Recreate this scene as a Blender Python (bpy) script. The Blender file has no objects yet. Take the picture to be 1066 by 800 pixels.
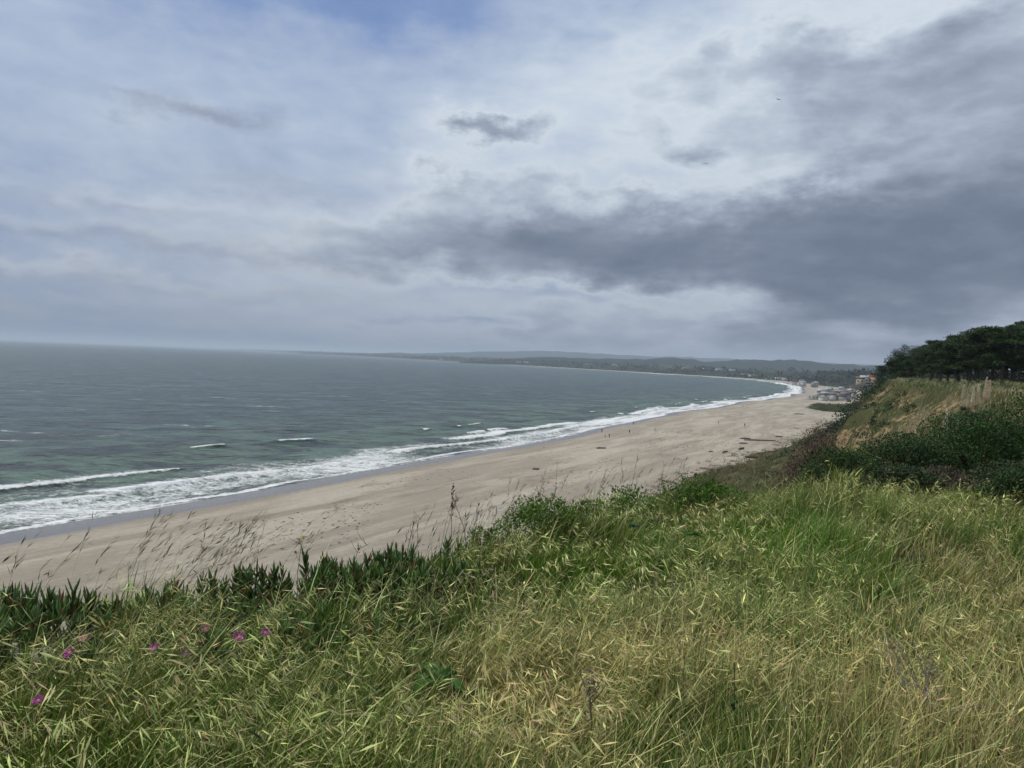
import bpy, bmesh, math, random
import numpy as np
from mathutils import Matrix, Vector, Euler

R = math.radians
rng = np.random.default_rng(7)
random.seed(7)
C = bpy.context.scene.collection
sc = bpy.context.scene

# ------------------------------------------------------------------ camera
EYE = 30.0
F = 770.0
cam_d = bpy.data.cameras.new('camera')
cam_d.sensor_width = 36.0; cam_d.lens = 26.0
cam_d.clip_start = 0.05; cam_d.clip_end = 120000.0
cam = bpy.data.objects.new('camera', cam_d)
C.objects.link(cam)
CM = Matrix.Translation((0, 0, EYE)) @ Matrix.Rotation(R(90 - 1.87), 4, 'X') @ Matrix.Rotation(R(2.32), 4, 'Z')
cam.matrix_world = CM
sc.camera = cam

def ray(px, py):
    d = CM.to_3x3() @ Vector(((px - 533) / F, -(py - 400) / F, -1.0))
    return d.normalized()
def azel(px, py):
    d = ray(px, py)
    return math.atan2(d.x, d.y), math.asin(d.z)
def on_level(px, py, z):
    d = ray(px, py); t = (z - EYE) / d.z
    return EYE * 0 + d.x * t, d.y * t

# ------------------------------------------------------------------ noise
def _hash(ix, iy, seed):
    h = (ix.astype(np.int64) * 374761393 + iy.astype(np.int64) * 668265263 + seed * 1274126177) & 0x7fffffff
    h = ((h ^ (h >> 13)) * 1274126177) & 0x7fffffff
    return ((h ^ (h >> 16)) & 0xffff) / 65535.0
def vnoise(x, y, seed=0):
    x = np.asarray(x, float); y = np.asarray(y, float)
    ix = np.floor(x); iy = np.floor(y)
    fx = x - ix; fy = y - iy
    fx = fx * fx * (3 - 2 * fx); fy = fy * fy * (3 - 2 * fy)
    a = _hash(ix, iy, seed); b = _hash(ix + 1, iy, seed)
    c = _hash(ix, iy + 1, seed); d = _hash(ix + 1, iy + 1, seed)
    return (a * (1 - fx) + b * fx) * (1 - fy) + (c * (1 - fx) + d * fx) * fy
def fbm(x, y, o=4, seed=0):
    s = 0; a = 0.5; t = 0
    for i in range(o):
        s = s + a * vnoise(x * 2 ** i, y * 2 ** i, seed + i * 17); t += a; a *= 0.5
    return s / t
def sstep(a, b, x):
    t = np.clip((np.asarray(x, float) - a) / (b - a), 0, 1)
    return t * t * (3 - 2 * t)

# ------------------------------------------------------------------ coast lines as x(y)
def curve(pts):
    P = np.array(pts, float); X = P[:, 0]; Y = P[:, 1]
    h = np.diff(X); d = np.diff(Y) / h
    m = np.zeros(len(X)); m[0] = d[0]; m[-1] = d[-1]
    for i in range(1, len(X) - 1):
        if d[i - 1] * d[i] > 0:
            w1 = 2 * h[i] + h[i - 1]; w2 = h[i] + 2 * h[i - 1]
            m[i] = (w1 + w2) / (w1 / d[i - 1] + w2 / d[i])
    def f(x):
        x = np.asarray(x, float)
        i = np.clip(np.searchsorted(X, x) - 1, 0, len(h) - 1)
        t = (x - X[i]) / h[i]
        return ((1 + 2 * t) * (1 - t) ** 2 * Y[i] + t * (1 - t) ** 2 * h[i] * m[i]
                + t * t * (3 - 2 * t) * Y[i + 1] + t * t * (t - 1) * h[i] * m[i + 1])
    return f
_wx = curve([(-400,-350),(0,-136),(116,-76),(179,-42),(275,9.6),(436,87),(790,274),(1130,443),(1570,598),(1818,663),
             (2158,705),(2300,690),(2655,560),(3850,135),(6800,-1148),(11000,-3300),(20000,-7800),(40000,-15800)])
_tx = curve([(-400,-250),(0,-46),(100,10),(150,32),(196,56),(291,120),(400,175),(507,230),(600,270),(700,328),(800,378),(900,425),
             (1100,525),(1300,600),(1570,650),(1818,715),(2158,760),(2300,745),(2655,610),(3850,180),(6800,-1100),(11000,-3240),(20000,-7700),(40000,-15700)])
_ex = curve([(-400,-210),(-40,-32),(-15,-18),(0,-9),(2.5,-5.7),(3.5,-3.75),(3.95,-2.75),(4.35,-2.0),(4.85,-1.3),(5.5,-.75),(6.3,-.15),(7.0,.5),(7.9,1.75),
             (9.5,3.9),(12,5.3),(16,7.2),(20,9.1),(24,11.2),(28,14.5),(34,23),(41,38),(50,46),(60,48.5),(70,48.6),(80,48.7),(88,48.9),(96,50.5),(110,57),(130,68),
             (150,78),(196,100),(291,160),(400,225),(507,285),(600,340),(700,400),(900,500),(1100,600),(1300,670),(1570,730),(1818,790),
             (2158,840),(2300,830),(2655,690),(3850,260),(6800,-1010),(11000,-3100),(20000,-7500),(40000,-15500)])
def wx(y):
    y = np.asarray(y, float)
    k = np.clip((y + 400) / 300, 0, 1) * np.clip(y / 300, .5, 3)
    return _wx(y) + k * (3.6 * (vnoise(y / 37.0, 0 * y, 3) - .5) + 5.5 * (vnoise(y / 95.0, 0 * y, 4) - .5)) * 1.0
def tx(y): return _tx(y) + 8 * (vnoise(np.asarray(y) / 22.0, 0 * np.asarray(y), 8) - .5) * np.clip(np.asarray(y) / 150, 0, 1)
def ex(y): return _ex(y) + 2.4 * (vnoise(np.asarray(y) / 7.0, 0 * np.asarray(y), 9) - .5) * sstep(40, 80, y) + .5 * (vnoise(np.asarray(y) / 1.1, 0 * np.asarray(y), 10) - .5) * sstep(1, 4, y)
def shore(x, y):
    dy = 2.0
    s = (_wx(np.asarray(y) + dy) - _wx(np.asarray(y) - dy)) / (2 * dy)
    return (x - wx(y)) / np.sqrt(1 + s * s)
def topz(y):
    return np.interp(y, [-400, 0, 10, 18, 25, 30, 60, 95, 200, 500, 900, 1300, 2000, 3000, 6000, 40000], [27, 28.4, 28.35, 27.95, 27.45, 27.3, 28.6, 28.9, 28.5, 30, 26, 34, 24, 20, 18, 16])
BZ = 2.4
def ground(x, y):
    x = np.asarray(x, float); y = np.asarray(y, float)
    w = wx(y); t = tx(y); e = ex(y)
    s = shore(x, y)
    beach = np.where(s < 0, s * 0.05, BZ * (1 - np.exp(-np.maximum(s, 0) / 26.0)) * 1.02)
    beach = beach + .30 * (fbm(x / 30, y / 14, 3, 5) - .5) * sstep(4, 22, s) + .12 * (fbm(x / 6., y / 5., 2, 15) - .5) * sstep(16, 32, s)
    f = np.clip((e - x) / np.maximum(e - t, 1), 0, 1)
    g = np.interp(f, [0, .02, .06, .14, .2, .35, .6, .8, 1], [0, .045, .105, .21, .36, .58, .80, .92, 1])
    H = topz(y)
    gul = (3.2 + 3.5 * sstep(50, 80, y)) * (fbm(x / 9 + y / 21, y / 7, 5, 21) - .5 - .7 * np.abs(fbm(x / 30, y / 8, 3, 22) - .5) * sstep(50, 80, y)) * sstep(.05, .2, f) * (1 - sstep(.7, 1, f)) * sstep(14, 40, y)
    slope = H - g * (H - BZ) + gul
    inl = np.maximum(x - e, 0)
    plat = H + .25 * (fbm(x / 3, y / 3, 3, 31) - .5) * sstep(0, 1.5, inl) + 1.5 * (fbm(x / 9, y / 9, 4, 34) - .5) * sstep(60, 85, y) * sstep(400, 250, y) + sstep(30, 300, inl) * 6 * (fbm(x / 90, y / 90, 3, 33) - .3)
    hill = sstep(60, 900, inl) * sstep(600, 1200, y) * 26 * fbm(x / 300, y / 300, 4, 41)
    z = np.where(x < t, beach, np.where(x < e, slope, plat + hill))
    return z

# ------------------------------------------------------------------ mesh helpers
def mk(name, V, faces, mats, parent=None, col=None, smooth=False, attrs=None, midx=None, link=True):
    """V (n,3); faces: list of (k,m) int arrays; one object"""
    me = bpy.data.meshes.new(name)
    V = np.asarray(V, np.float32)
    faces = [np.asarray(f, np.int64) for f in faces if len(f)]
    tot = np.concatenate([np.full(len(f), f.shape[1]) for f in faces])
    flat = np.concatenate([f.ravel() for f in faces])
    me.vertices.add(len(V)); me.vertices.foreach_set('co', V.ravel())
    me.loops.add(len(flat)); me.loops.foreach_set('vertex_index', flat.astype(np.int32))
    me.polygons.add(len(tot))
    st = np.concatenate([[0], np.cumsum(tot)[:-1]])
    me.polygons.foreach_set('loop_start', st.astype(np.int32))
    me.polygons.foreach_set('loop_total', tot.astype(np.int32))
    if midx is not None: me.polygons.foreach_set('material_index', np.asarray(midx, np.int32))
    me.update(calc_edges=True)
    me.validate()
    if smooth: me.polygons.foreach_set('use_smooth', np.ones(len(me.polygons), bool))
    if col is not None:
        a = me.attributes.new('Col', 'FLOAT_COLOR', 'POINT')
        c4 = np.ones((len(V), 4), np.float32); c4[:, :3] = col
        a.data.foreach_set('color', c4.ravel())
    for k, v in (attrs or {}).items():
        a = me.attributes.new(k, 'FLOAT', 'POINT'); a.data.foreach_set('value', np.asarray(v, np.float32).ravel())
    for m in (mats if isinstance(mats, (list, tuple)) else [mats]): me.materials.append(m)
    o = bpy.data.objects.new(name, me)
    if link: C.objects.link(o)
    if parent: o.parent = parent
    return o
def tag(o, label=None, cat=None, group=None, kind=None):
    if label: o['label'] = label
    if cat: o['category'] = cat
    if group: o['group'] = group
    if kind: o['kind'] = kind
    return o
def empty(name, loc=(0, 0, 0), rz=0.0, scale=1.0):
    o = bpy.data.objects.new(name, None); C.objects.link(o)
    o.location = loc; o.rotation_euler = (0, 0, rz); o.scale = (scale,) * 3
    o.empty_display_size = .1
    return o
def copy_tree(o, loc, rz=0.0, scale=1.0, parent=None):
    c = o.copy(); C.objects.link(c)
    if parent is None:
        c.location = loc; c.rotation_euler = (0, 0, rz); c.scale = (scale,) * 3 if not isinstance(scale, tuple) else scale
    else:
        c.parent = parent
    for ch in list(o.children): copy_tree(ch, None, parent=c)
    return c
def grid_faces(nr, nc):
    i = np.arange(nr - 1)[:, None] * nc + np.arange(nc - 1)[None, :]
    return np.stack([i, i + 1, i + nc + 1, i + nc], -1).reshape(-1, 4)

# ------------------------------------------------------------------ node helpers
class NT:
    def __init__(s, tree): s.t = tree; s.n = tree.nodes; s.l = tree.links
    def node(s, typ, **kw):
        nd = s.n.new(typ)
        for k, v in kw.items(): setattr(nd, k, v)
        return nd
    def put(s, sock, v):
        if isinstance(v, bpy.types.NodeSocket): s.l.new(v, sock)
        elif v is not None: sock.default_value = v
    def m(s, op, a, b=None, c=None, clamp=False):
        nd = s.node('ShaderNodeMath', operation=op, use_clamp=clamp)
        s.put(nd.inputs[0], a)
        if b is not None: s.put(nd.inputs[1], b)
        if c is not None: s.put(nd.inputs[2], c)
        return nd.outputs[0]
    def vm(s, op, a, b=None):
        nd = s.node('ShaderNodeVectorMath', operation=op); s.put(nd.inputs[0], a)
        if b is not None: s.put(nd.inputs[1], b)
        return nd.outputs[0]
    def noise(s, vec, scale, detail=4, rough=.55, dist=0.0, dim='3D', typ=None):
        nd = s.node('ShaderNodeTexNoise', noise_dimensions=dim)
        if typ: nd.noise_type = typ
        s.put(nd.inputs['Vector'], vec); nd.inputs['Scale'].default_value = scale
        nd.inputs['Detail'].default_value = detail; nd.inputs['Roughness'].default_value = rough
        nd.inputs['Distortion'].default_value = dist
        return nd.outputs['Fac']
    def ss(s, v, a, b, to0=0.0, to1=1.0):
        nd = s.node('ShaderNodeMapRange', interpolation_type='SMOOTHSTEP')
        s.put(nd.inputs['Value'], v)
        for k, x in (('From Min', a), ('From Max', b), ('To Min', to0), ('To Max', to1)): s.put(nd.inputs[k], x)
        return nd.outputs[0]
    def lin(s, v, a, b, to0=0.0, to1=1.0):
        nd = s.node('ShaderNodeMapRange'); s.put(nd.inputs['Value'], v)
        for k, x in (('From Min', a), ('From Max', b), ('To Min', to0), ('To Max', to1)): s.put(nd.inputs[k], x)
        return nd.outputs[0]
    def mix(s, f, a, b, blend='MIX'):
        nd = s.node('ShaderNodeMix', data_type='RGBA', blend_type=blend)
        s.put(nd.inputs['Factor'], f)
        for sock, v in ((nd.inputs[6], a), (nd.inputs[7], b)):
            s.put(sock, v if isinstance(v, bpy.types.NodeSocket) else (*v, 1.0))
        return nd.outputs[2]
    def ramp(s, f, stops, interp='LINEAR'):
        nd = s.node('ShaderNodeValToRGB'); s.put(nd.inputs[0], f)
        cr = nd.color_ramp; cr.interpolation = interp
        while len(cr.elements) < len(stops): cr.elements.new(.5)
        for e, (p, c) in zip(cr.elements, stops): e.position = p; e.color = (*c, 1)
        return nd.outputs[0]
    def attr(s, name, out='Fac'):
        nd = s.node('ShaderNodeAttribute'); nd.attribute_name = name
        return nd.outputs[out]
    def comb(s, x, y, z=0.0):
        nd = s.node('ShaderNodeCombineXYZ')
        for i, v in enumerate((x, y, z)): s.put(nd.inputs[i], v)
        return nd.outputs[0]
    def sep(s, v):
        nd = s.node('ShaderNodeSeparateXYZ'); s.put(nd.inputs[0], v)
        return nd.outputs
    def bump(s, h, strength, dist, normal=None):
        nd = s.node('ShaderNodeBump'); s.put(nd.inputs['Height'], h)
        nd.inputs['Strength'].default_value = strength; nd.inputs['Distance'].default_value = dist
        if normal: s.l.new(normal, nd.inputs['Normal'])
        return nd.outputs[0]
def mat(name):
    m = bpy.data.materials.new(name); m.use_nodes = True
    t = NT(m.node_tree)
    b = next(n for n in t.n if n.type == 'BSDF_PRINCIPLED')
    out = next(n for n in t.n if n.type == 'OUTPUT_MATERIAL')
    return m, t, b, out
def pset(t, b, **kw):
    for k, v in kw.items():
        k = {'color': 'Base Color', 'rough': 'Roughness', 'spec': 'Specular IOR Level', 'normal': 'Normal', 'metal': 'Metallic', 'ior': 'IOR'}.get(k, k)
        if isinstance(v, tuple) and len(v) == 3: v = (*v, 1)
        t.put(b.inputs[k], v)
def leaf_mat(name, trans=.3, rough=.5, spec=.3, vary=.25):
    m, t, b, out = mat(name)
    c = t.attr('Col', 'Color')
    g = t.node('ShaderNodeNewGeometry')
    n = t.noise(g.outputs['Position'], 3.0, 2)
    c2 = t.mix(1.0, c, t.comb(t.lin(n, .3, .7, 1 - vary, 1 + vary), t.lin(n, .3, .7, 1 - vary, 1 + vary), t.lin(n, .3, .7, 1 - vary, 1 + vary)), 'MULTIPLY')
    pset(t, b, color=c2, rough=rough, spec=spec)
    if trans:
        tr = t.node('ShaderNodeBsdfTranslucent'); t.l.new(c2, tr.inputs[0])
        mx = t.node('ShaderNodeMixShader'); mx.inputs[0].default_value = trans
        t.l.new(b.outputs[0], mx.inputs[1]); t.l.new(tr.outputs[0], mx.inputs[2]); t.l.new(mx.outputs[0], out.inputs[0])
    return m
def plain(name, color, rough=.7, spec=.3, vary=.15, scale=4.0, bump=0.0):
    m, t, b, out = mat(name)
    tc = t.node('ShaderNodeTexCoord').outputs['Object']
    n = t.noise(tc, scale, 5)
    lo = tuple(c * (1 - vary) for c in color); hi = tuple(min(1, c * (1 + vary)) for c in color)
    pset(t, b, color=t.mix(n, lo, hi), rough=rough, spec=spec)
    if bump: pset(t, b, normal=t.bump(n, bump, .02))
    return m

# ------------------------------------------------------------------ world: sky texture + clouds by direction
SUN_EL, SUN_AZ = R(52), R(-62)      # azimuth from +Y towards +X
w = bpy.data.worlds.new('World'); sc.world = w; w.use_nodes = True
t = NT(w.node_tree)
bg = next(n for n in t.n if n.type == 'BACKGROUND')
STR = 0.1
bg.inputs['Strength'].default_value = STR
sky = t.node('ShaderNodeTexSky', sky_type='NISHITA'); sky.sun_disc = False
sky.sun_elevation = SUN_EL; sky.sun_rotation = SUN_AZ; sky.altitude = 30
D = t.node('ShaderNodeTexCoord').outputs['Generated']
D = t.vm('NORMALIZE', D)
sx, sy, sz = t.sep(D)
zc = t.m('MAXIMUM', sz, 0.0)
inv = t.m('DIVIDE', 1.0, t.m('ADD', zc, 0.17))
P = t.comb(t.m('MULTIPLY', sx, inv), t.m('MULTIPLY', sy, inv), 0.0)
w1 = t.noise(P, .9, 4, .55); w2 = t.noise(t.vm('ADD', P, (7.3, 2.1, 0)), .9, 4, .55)
w3 = t.noise(t.vm('MULTIPLY', D, (1, 1, 1.8)), 8.0, 7, .62); w4 = t.noise(t.vm('MULTIPLY', t.vm('ADD', D, (3, 1, 2)), (1, 1, 1.8)), 8.0, 7, .62)
az0 = t.m('ARCTAN2', sx, sy); el0 = t.m('ARCSINE', sz)
wl = t.lin(el0, .0, .25, .25, 1.0)
az = t.m('ADD', az0, t.m('MULTIPLY', t.m('SUBTRACT', w1, .5), .30))
el = t.m('ADD', el0, t.m('MULTIPLY', t.m('MULTIPLY', t.m('SUBTRACT', w2, .5), .13), wl))
el = t.m('ADD', el, t.m('MULTIPLY', t.m('MULTIPLY', t.m('SUBTRACT', w3, .5), .15), wl))
az = t.m('ADD', az, t.m('MULTIPLY', t.m('SUBTRACT', w4, .5), .22))
def blob(px, py, rx, ry, wgt, tilt=0.0):
    a, e = azel(px, py)
    da = t.m('SUBTRACT', az, a); de = t.m('SUBTRACT', el, e)
    if tilt: de = t.m('SUBTRACT', de, t.m('MULTIPLY', da, tilt))
    u = t.m('MULTIPLY', da, F / rx); v = t.m('MULTIPLY', de, F / ry)
    q = t.m('ADD', t.m('MULTIPLY', u, u), t.m('MULTIPLY', v, v))
    return t.m('MULTIPLY', t.m('EXPONENT', t.m('MULTIPLY', q, -1.0)), wgt)
acc = None
# density: 0 blue gap, .3 thin veil, .5 bright rim, 1 dark cloud base
for b_ in [
    (330, -20, 200, 42, -.24), (230, 5, 330, 60, -.04), (620, 10, 240, 40, -.06),
    (110, 60, 200, 70, .03), (60, 190, 240, 60, .03), (250, 200, 220, 90, .02),
    (960, 262, 230, 70, .30, .05), (700, 258, 260, 48, .28, .05), (490, 262, 190, 34, .17), (1090, 180, 170, 90, .22),
    (970, 75, 150, 46, .19), (760, 82, 90, 26, .16), (880, 130, 190, 60, .05), (600, 232, 130, 30, .12), (370, 262, 130, 34, .09),
    (460, 235, 90, 22, .07), (960, 322, 260, 34, .20), (330, 300, 160, 16, .08), (330, 245, 240, 46, .05), (620, 352, 420, 14, .17), (250, 320, 300, 20, .10),
    (520, 145, 54, 18, .32), (440, 198, 50, 14, .18), (715, 152, 36, 13, .17),
    (600, 190, 120, 60, .05), (930, 30, 120, 20, -.05), (840, 195, 60, 14, -.06), (420, 170, 120, 40, .04), (600, 120, 150, 40, .04), (835, 175, 50, 22, -.12), (650, 185, 60, 14, -.10),
    (600, 306, 170, 9, -.22), (480, 336, 70, 5, -.22), (760, 320, 90, 9, -.20), (960, 348, 120, 7, -.10), (800, 336, 60, 6, -.10),
    (80, 284, 130, 7, .12), (20, 279, 60, 6, .06), (220, 297, 120, 5, .07), (120, 240, 200, 8, .05), (160, 205, 200, 8, .05),
    ]:
    v = blob(*b_)
    acc = v if acc is None else t.m('ADD', acc, v)
n1 = t.noise(P, 1.6, 8, .54, .2)
n2 = t.noise(t.vm('MULTIPLY', P, (1.0, .6, 1.0)), 4.2, 6, .56, .3)
n3 = t.noise(t.vm('MULTIPLY', D, (1, 1, 2.6)), 6.5, 7, .54, .25)
n5 = t.noise(t.vm('ADD', t.vm('MULTIPLY', D, (1, 1, 3.0)), (5, 3, 1)), 13.0, 5, .5, .2)
n4 = t.noise(t.vm('MULTIPLY', D, (1, 1, 2.4)), 19.0, 6, .62, .4)
right = t.ss(az0, -.30, .30)          # the cumulus bank stands to the right, thin veil to the left
dens = t.m('ADD', acc, t.lin(right, 0, 1, .305, .46))
dens = t.m('ADD', dens, t.m('MULTIPLY', t.m('SUBTRACT', n1, .5), t.lin(right, 0, 1, .15, .26)))
dens = t.m('ADD', dens, t.m('MULTIPLY', t.m('SUBTRACT', n2, .5), .17))
dens = t.m('ADD', dens, t.m('MULTIPLY', t.m('SUBTRACT', n5, .5), t.lin(right, 0, 1, .12, .26)))
dens = t.m('ADD', dens, t.m('MULTIPLY', t.m('SUBTRACT', n3, .5), t.lin(right, 0, 1, .18, .40)))
dens = t.m('ADD', dens, t.m('MULTIPLY', t.m('SUBTRACT', n4, .5), .10))
cl = t.ramp(dens, [(0.0, (.15, .25, .50)), (.12, (.22, .32, .56)), (.24, (.33, .42, .61)), (.35, (.44, .53, .68)), (.45, (.56, .64, .755)), (.54, (.645, .715, .80)),
                   (.63, (.50, .57, .67)), (.75, (.34, .40, .50)), (.88, (.225, .275, .36)), (1.0, (.17, .212, .29))])
clS = t.mix(1.0, cl, (1 / STR,) * 3, 'MULTIPLY')
gap = t.ss(dens, .22, .02)
col = t.mix(t.m('MULTIPLY', gap, .25), clS, sky.outputs[0])
low = t.m('EXPONENT', t.m('MULTIPLY', zc, -24.0))
shd = None
for b_ in [(212, 127, 40, 15, .26), (122, 118, 34, 9, .18), (260, 185, 70, 10, .10), (160, 215, 200, 8, .10), (90, 250, 220, 9, .12), (330, 262, 150, 12, .14), (230, 300, 200, 9, .14), (60, 320, 200, 12, .10), (520, 147, 40, 12, .16)]:
    v = blob(*b_)
    shd = v if shd is None else t.m('ADD', shd, v)
shd = t.m('SUBTRACT', 1.0, t.m('MULTIPLY', shd, t.ss(n5, .30, .62, .5, 1.3)))
col = t.mix(1.0, col, t.comb(shd, shd, t.m('ADD', t.m('MULTIPLY', shd, .9), .1)), 'MULTIPLY')
vl = t.ss(el0, -.02, .36, .74, 1.0)
col = t.mix(1.0, col, t.comb(vl, vl, t.m('ADD', t.m('MULTIPLY', vl, .9), .1)), 'MULTIPLY')
col = t.mix(t.m('MULTIPLY', low, .80), col, (.155 / STR, .21 / STR, .30 / STR))
# overhead, above the picture, an even bright overcast
hi = t.ss(sz, .55, .8)
col = t.mix(t.m('MULTIPLY', hi, .7), col, (.62 / STR, .68 / STR, .74 / STR))
t.l.new(col, bg.inputs[0])

sun_d = bpy.data.lights.new('sun', 'SUN'); sun_d.energy = 2.9; sun_d.angle = R(9); sun_d.color = (1, .95, .84)
sun = bpy.data.objects.new('sun', sun_d); C.objects.link(sun)
sd = Vector((math.sin(SUN_AZ) * math.cos(SUN_EL), math.cos(SUN_AZ) * math.cos(SUN_EL), math.sin(SUN_EL)))
sun.rotation_euler = sd.to_track_quat('Z', 'Y').to_euler()
sun.location = (0, 0, 60)
sc.view_settings.view_transform = 'Standard'; sc.view_settings.look = 'None'
sc.view_settings.exposure = 0.0; sc.view_settings.gamma = 1.0
sc.render.engine = 'CYCLES'
sc.cycles.use_denoising = True
sc.cycles.max_bounces = 8; sc.cycles.diffuse_bounces = 3; sc.cycles.glossy_bounces = 2; sc.cycles.transmission_bounces = 4
sc.cycles.volume_bounces = 0; sc.cycles.transparent_max_bounces = 4
sc.cycles.use_adaptive_sampling = True; sc.cycles.adaptive_threshold = .02

# ------------------------------------------------------------------ haze
bm = bmesh.new(); bmesh.ops.create_cube(bm, size=1.0)
bmesh.ops.scale(bm, vec=(130000, 130000, 182), verts=bm.verts)
bmesh.ops.translate(bm, vec=(0, 25000, 81), verts=bm.verts)
me = bpy.data.meshes.new('haze'); bm.to_mesh(me); bm.free()
hz = bpy.data.objects.new('haze', me); C.objects.link(hz); tag(hz, 'pale sea haze over the bay', 'haze', kind='stuff')
m, t, b, out = mat('haze_air'); t.n.remove(b)
pv = t.node('ShaderNodeVolumePrincipled'); pv.inputs['Color'].default_value = (.74, .86, 1.0, 1); pv.inputs['Density'].default_value = .95e-4
pv.inputs['Anisotropy'].default_value = 0.0
t.l.new(pv.outputs[0], out.inputs['Volume']); me.materials.append(m)

# ------------------------------------------------------------------ sea
def rows_y():
    r = list(np.arange(-400, 60, 6.0)) + list(np.arange(60, 400, .75)) + list(np.arange(400, 900, 1.6)) + list(np.arange(900, 1700, 4))
    r += list(np.arange(1700, 3200, 12)) + list(np.geomspace(3200, 40000, 60))
    return np.array(r)
yr = rows_y()
ss_ = np.concatenate([np.arange(-2, 70, .6), np.arange(70, 200, 2.5), np.geomspace(200, 58000, 76)])
Yg, Sg = np.meshgrid(yr, ss_, indexing='ij')
sl = (_wx(yr + 2) - _wx(yr - 2)) / 4
# march seaward along the perpendicular, fading to straight west for far columns so rows never cross
cosn = 1 / np.sqrt(1 + sl * sl)
Xg = wx(yr)[:, None] - Sg / cosn[:, None]
W = np.interp(yr, [0, 100, 160, 245, 330, 500, 800, 1200, 3000], [50, 46, 46, 36, 27, 22, 20, 22, 30])[:, None]
def n1d(y, sc_, seed): return vnoise(y / sc_, 0 * y + seed * 3.7, seed)
q = Yg
seg = fbm(Yg / 26. + 3, Sg / 13., 4, 51)
jag = 3.4 * (fbm(Yg / 7., Sg / 30., 3, 90) - .5) + 5.0 * (fbm(Yg / 22., Sg / 60., 2, 92) - .5) * np.clip(Sg / 20, 0, 1)
s0 = .9 + 2.2 * n1d(q, 14, 50) + .4 * jag
s1 = W * (.24 + .16 * n1d(q, 45, 52) + .06 * n1d(q, 9, 53)) + jag
s2 = W * (.56 + .24 * n1d(q, 60, 54) + .07 * n1d(q, 12, 55)) + jag
s3 = W * (.88 + .14 * n1d(q, 70, 56) + .05 * n1d(q, 14, 57)) + jag
s4 = W * (1.25 + .6 * n1d(q, 110, 58)) + jag
def band(s, c, w_in, w_out):     # steep face shoreward, soft behind
    d = s - c
    return np.where(d < 0, np.exp(-(d / w_in) ** 2), np.exp(-(d / w_out) ** 2))
n_a = lambda k, sd: fbm(q / k, 0 * q + sd * 1.7, 3, sd)
a1 = sstep(.36, .52, n_a(34, 60)); a2 = sstep(.40, .56, n_a(48, 61)); a3 = sstep(.575, .66, n_a(14, 62)) * sstep(170, 260, q); a4 = sstep(.665, .71, n_a(10, 63))
fw = np.clip(W / 30, .5, 1.4)
foam = np.maximum.reduce([
    (.55 + .4 * n1d(q, 6, 64)) * band(Sg, s0, .8, 1.8),
    (.45 + .6 * a1) * band(Sg, s1, .8, 2.4 * fw), (.42 + .42 * a1) * band(Sg, s1, .8, 6.5 * fw),
    (.05 + .95 * a2) * band(Sg, s2, .8, 2.6 * fw), (.30 + .52 * a2) * band(Sg, s2, .8, 8 * fw),
    1.0 * a3 * band(Sg, s3, .8, 2.0), .62 * a3 * band(Sg, s3, 1.5, 5),
    1.0 * a4 * band(Sg, s4, .6, 1.3)])
lace = .48 * (1 - sstep(.55, 1.0, Sg / W)) * (.35 + 1.2 * seg)
foam = np.maximum(foam, lace)
foam = foam + .16 * sstep(240, 420, Yg) * (Sg < W * .9) * (foam > .2)
foam = foam * sstep(3200, 1800, yr)[:, None] + .8 * (1 - sstep(3200, 1800, yr))[:, None] * (Sg < 14)
swell = .35 * np.sin(Sg / 5.2 + 6 * fbm(Yg / 60, Sg / 40, 2, 70)) * np.exp(-((Sg - W * 1.2) / (W * 1.1)) ** 2)
chop = .5 * (fbm(Yg / 9., Sg / 4.0, 3, 71) - .5) * sstep(6, 40, Sg) * sstep(400, 120, Sg)
Zg = (.10 + .55 * band(Sg, s1, 1.0, 3) * (.5 + a1) + .75 * band(Sg, s2, 1.1, 3.5) * a2 + .8 * band(Sg, s3, 1.1, 4) * a3
      + .6 * band(Sg, s4, 1.2, 4) * (.4 + a4) + swell + chop) * sstep(.5, 9, Sg) + .0 * Sg
Zg = np.where(Sg < .5, -.0 + 0 * Sg, Zg)
V = np.stack([Xg, Yg, Zg], -1).reshape(-1, 3)
m, t, b, out = mat('sea_water')
fo = t.attr('foam'); sd_ = t.attr('sdist')
pos = t.node('ShaderNodeNewGeometry').outputs['Position']
px_, py_, pz_ = t.sep(pos)
rot = t.node('ShaderNodeMapping'); t.l.new(pos, rot.inputs[0]); rot.inputs['Rotation'].default_value = (0, 0, R(-8)); rot.inputs['Scale'].default_value = (.36, 1, 1)
rp = rot.outputs[0]
f1 = t.noise(pos, 1.0, 7, .72, .6); f2 = t.noise(pos, .28, 4, .6, .3)
lacev = t.m('SUBTRACT', 1.0, t.m('ABSOLUTE', t.m('MULTIPLY', t.m('SUBTRACT', t.noise(pos, .55, 5, .62, 1.4), .5), 6.0)))
fm = t.m('ADD', fo, t.m('MULTIPLY', t.m('SUBTRACT', f1, .5), 1.05))
fm = t.m('ADD', fm, t.m('MULTIPLY', t.m('SUBTRACT', f2, .5), .5))
fm = t.m('ADD', fm, t.m('MULTIPLY', t.m('MULTIPLY', lacev, fo), .22))
fmask = t.ss(fm, .44, .72)
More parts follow.
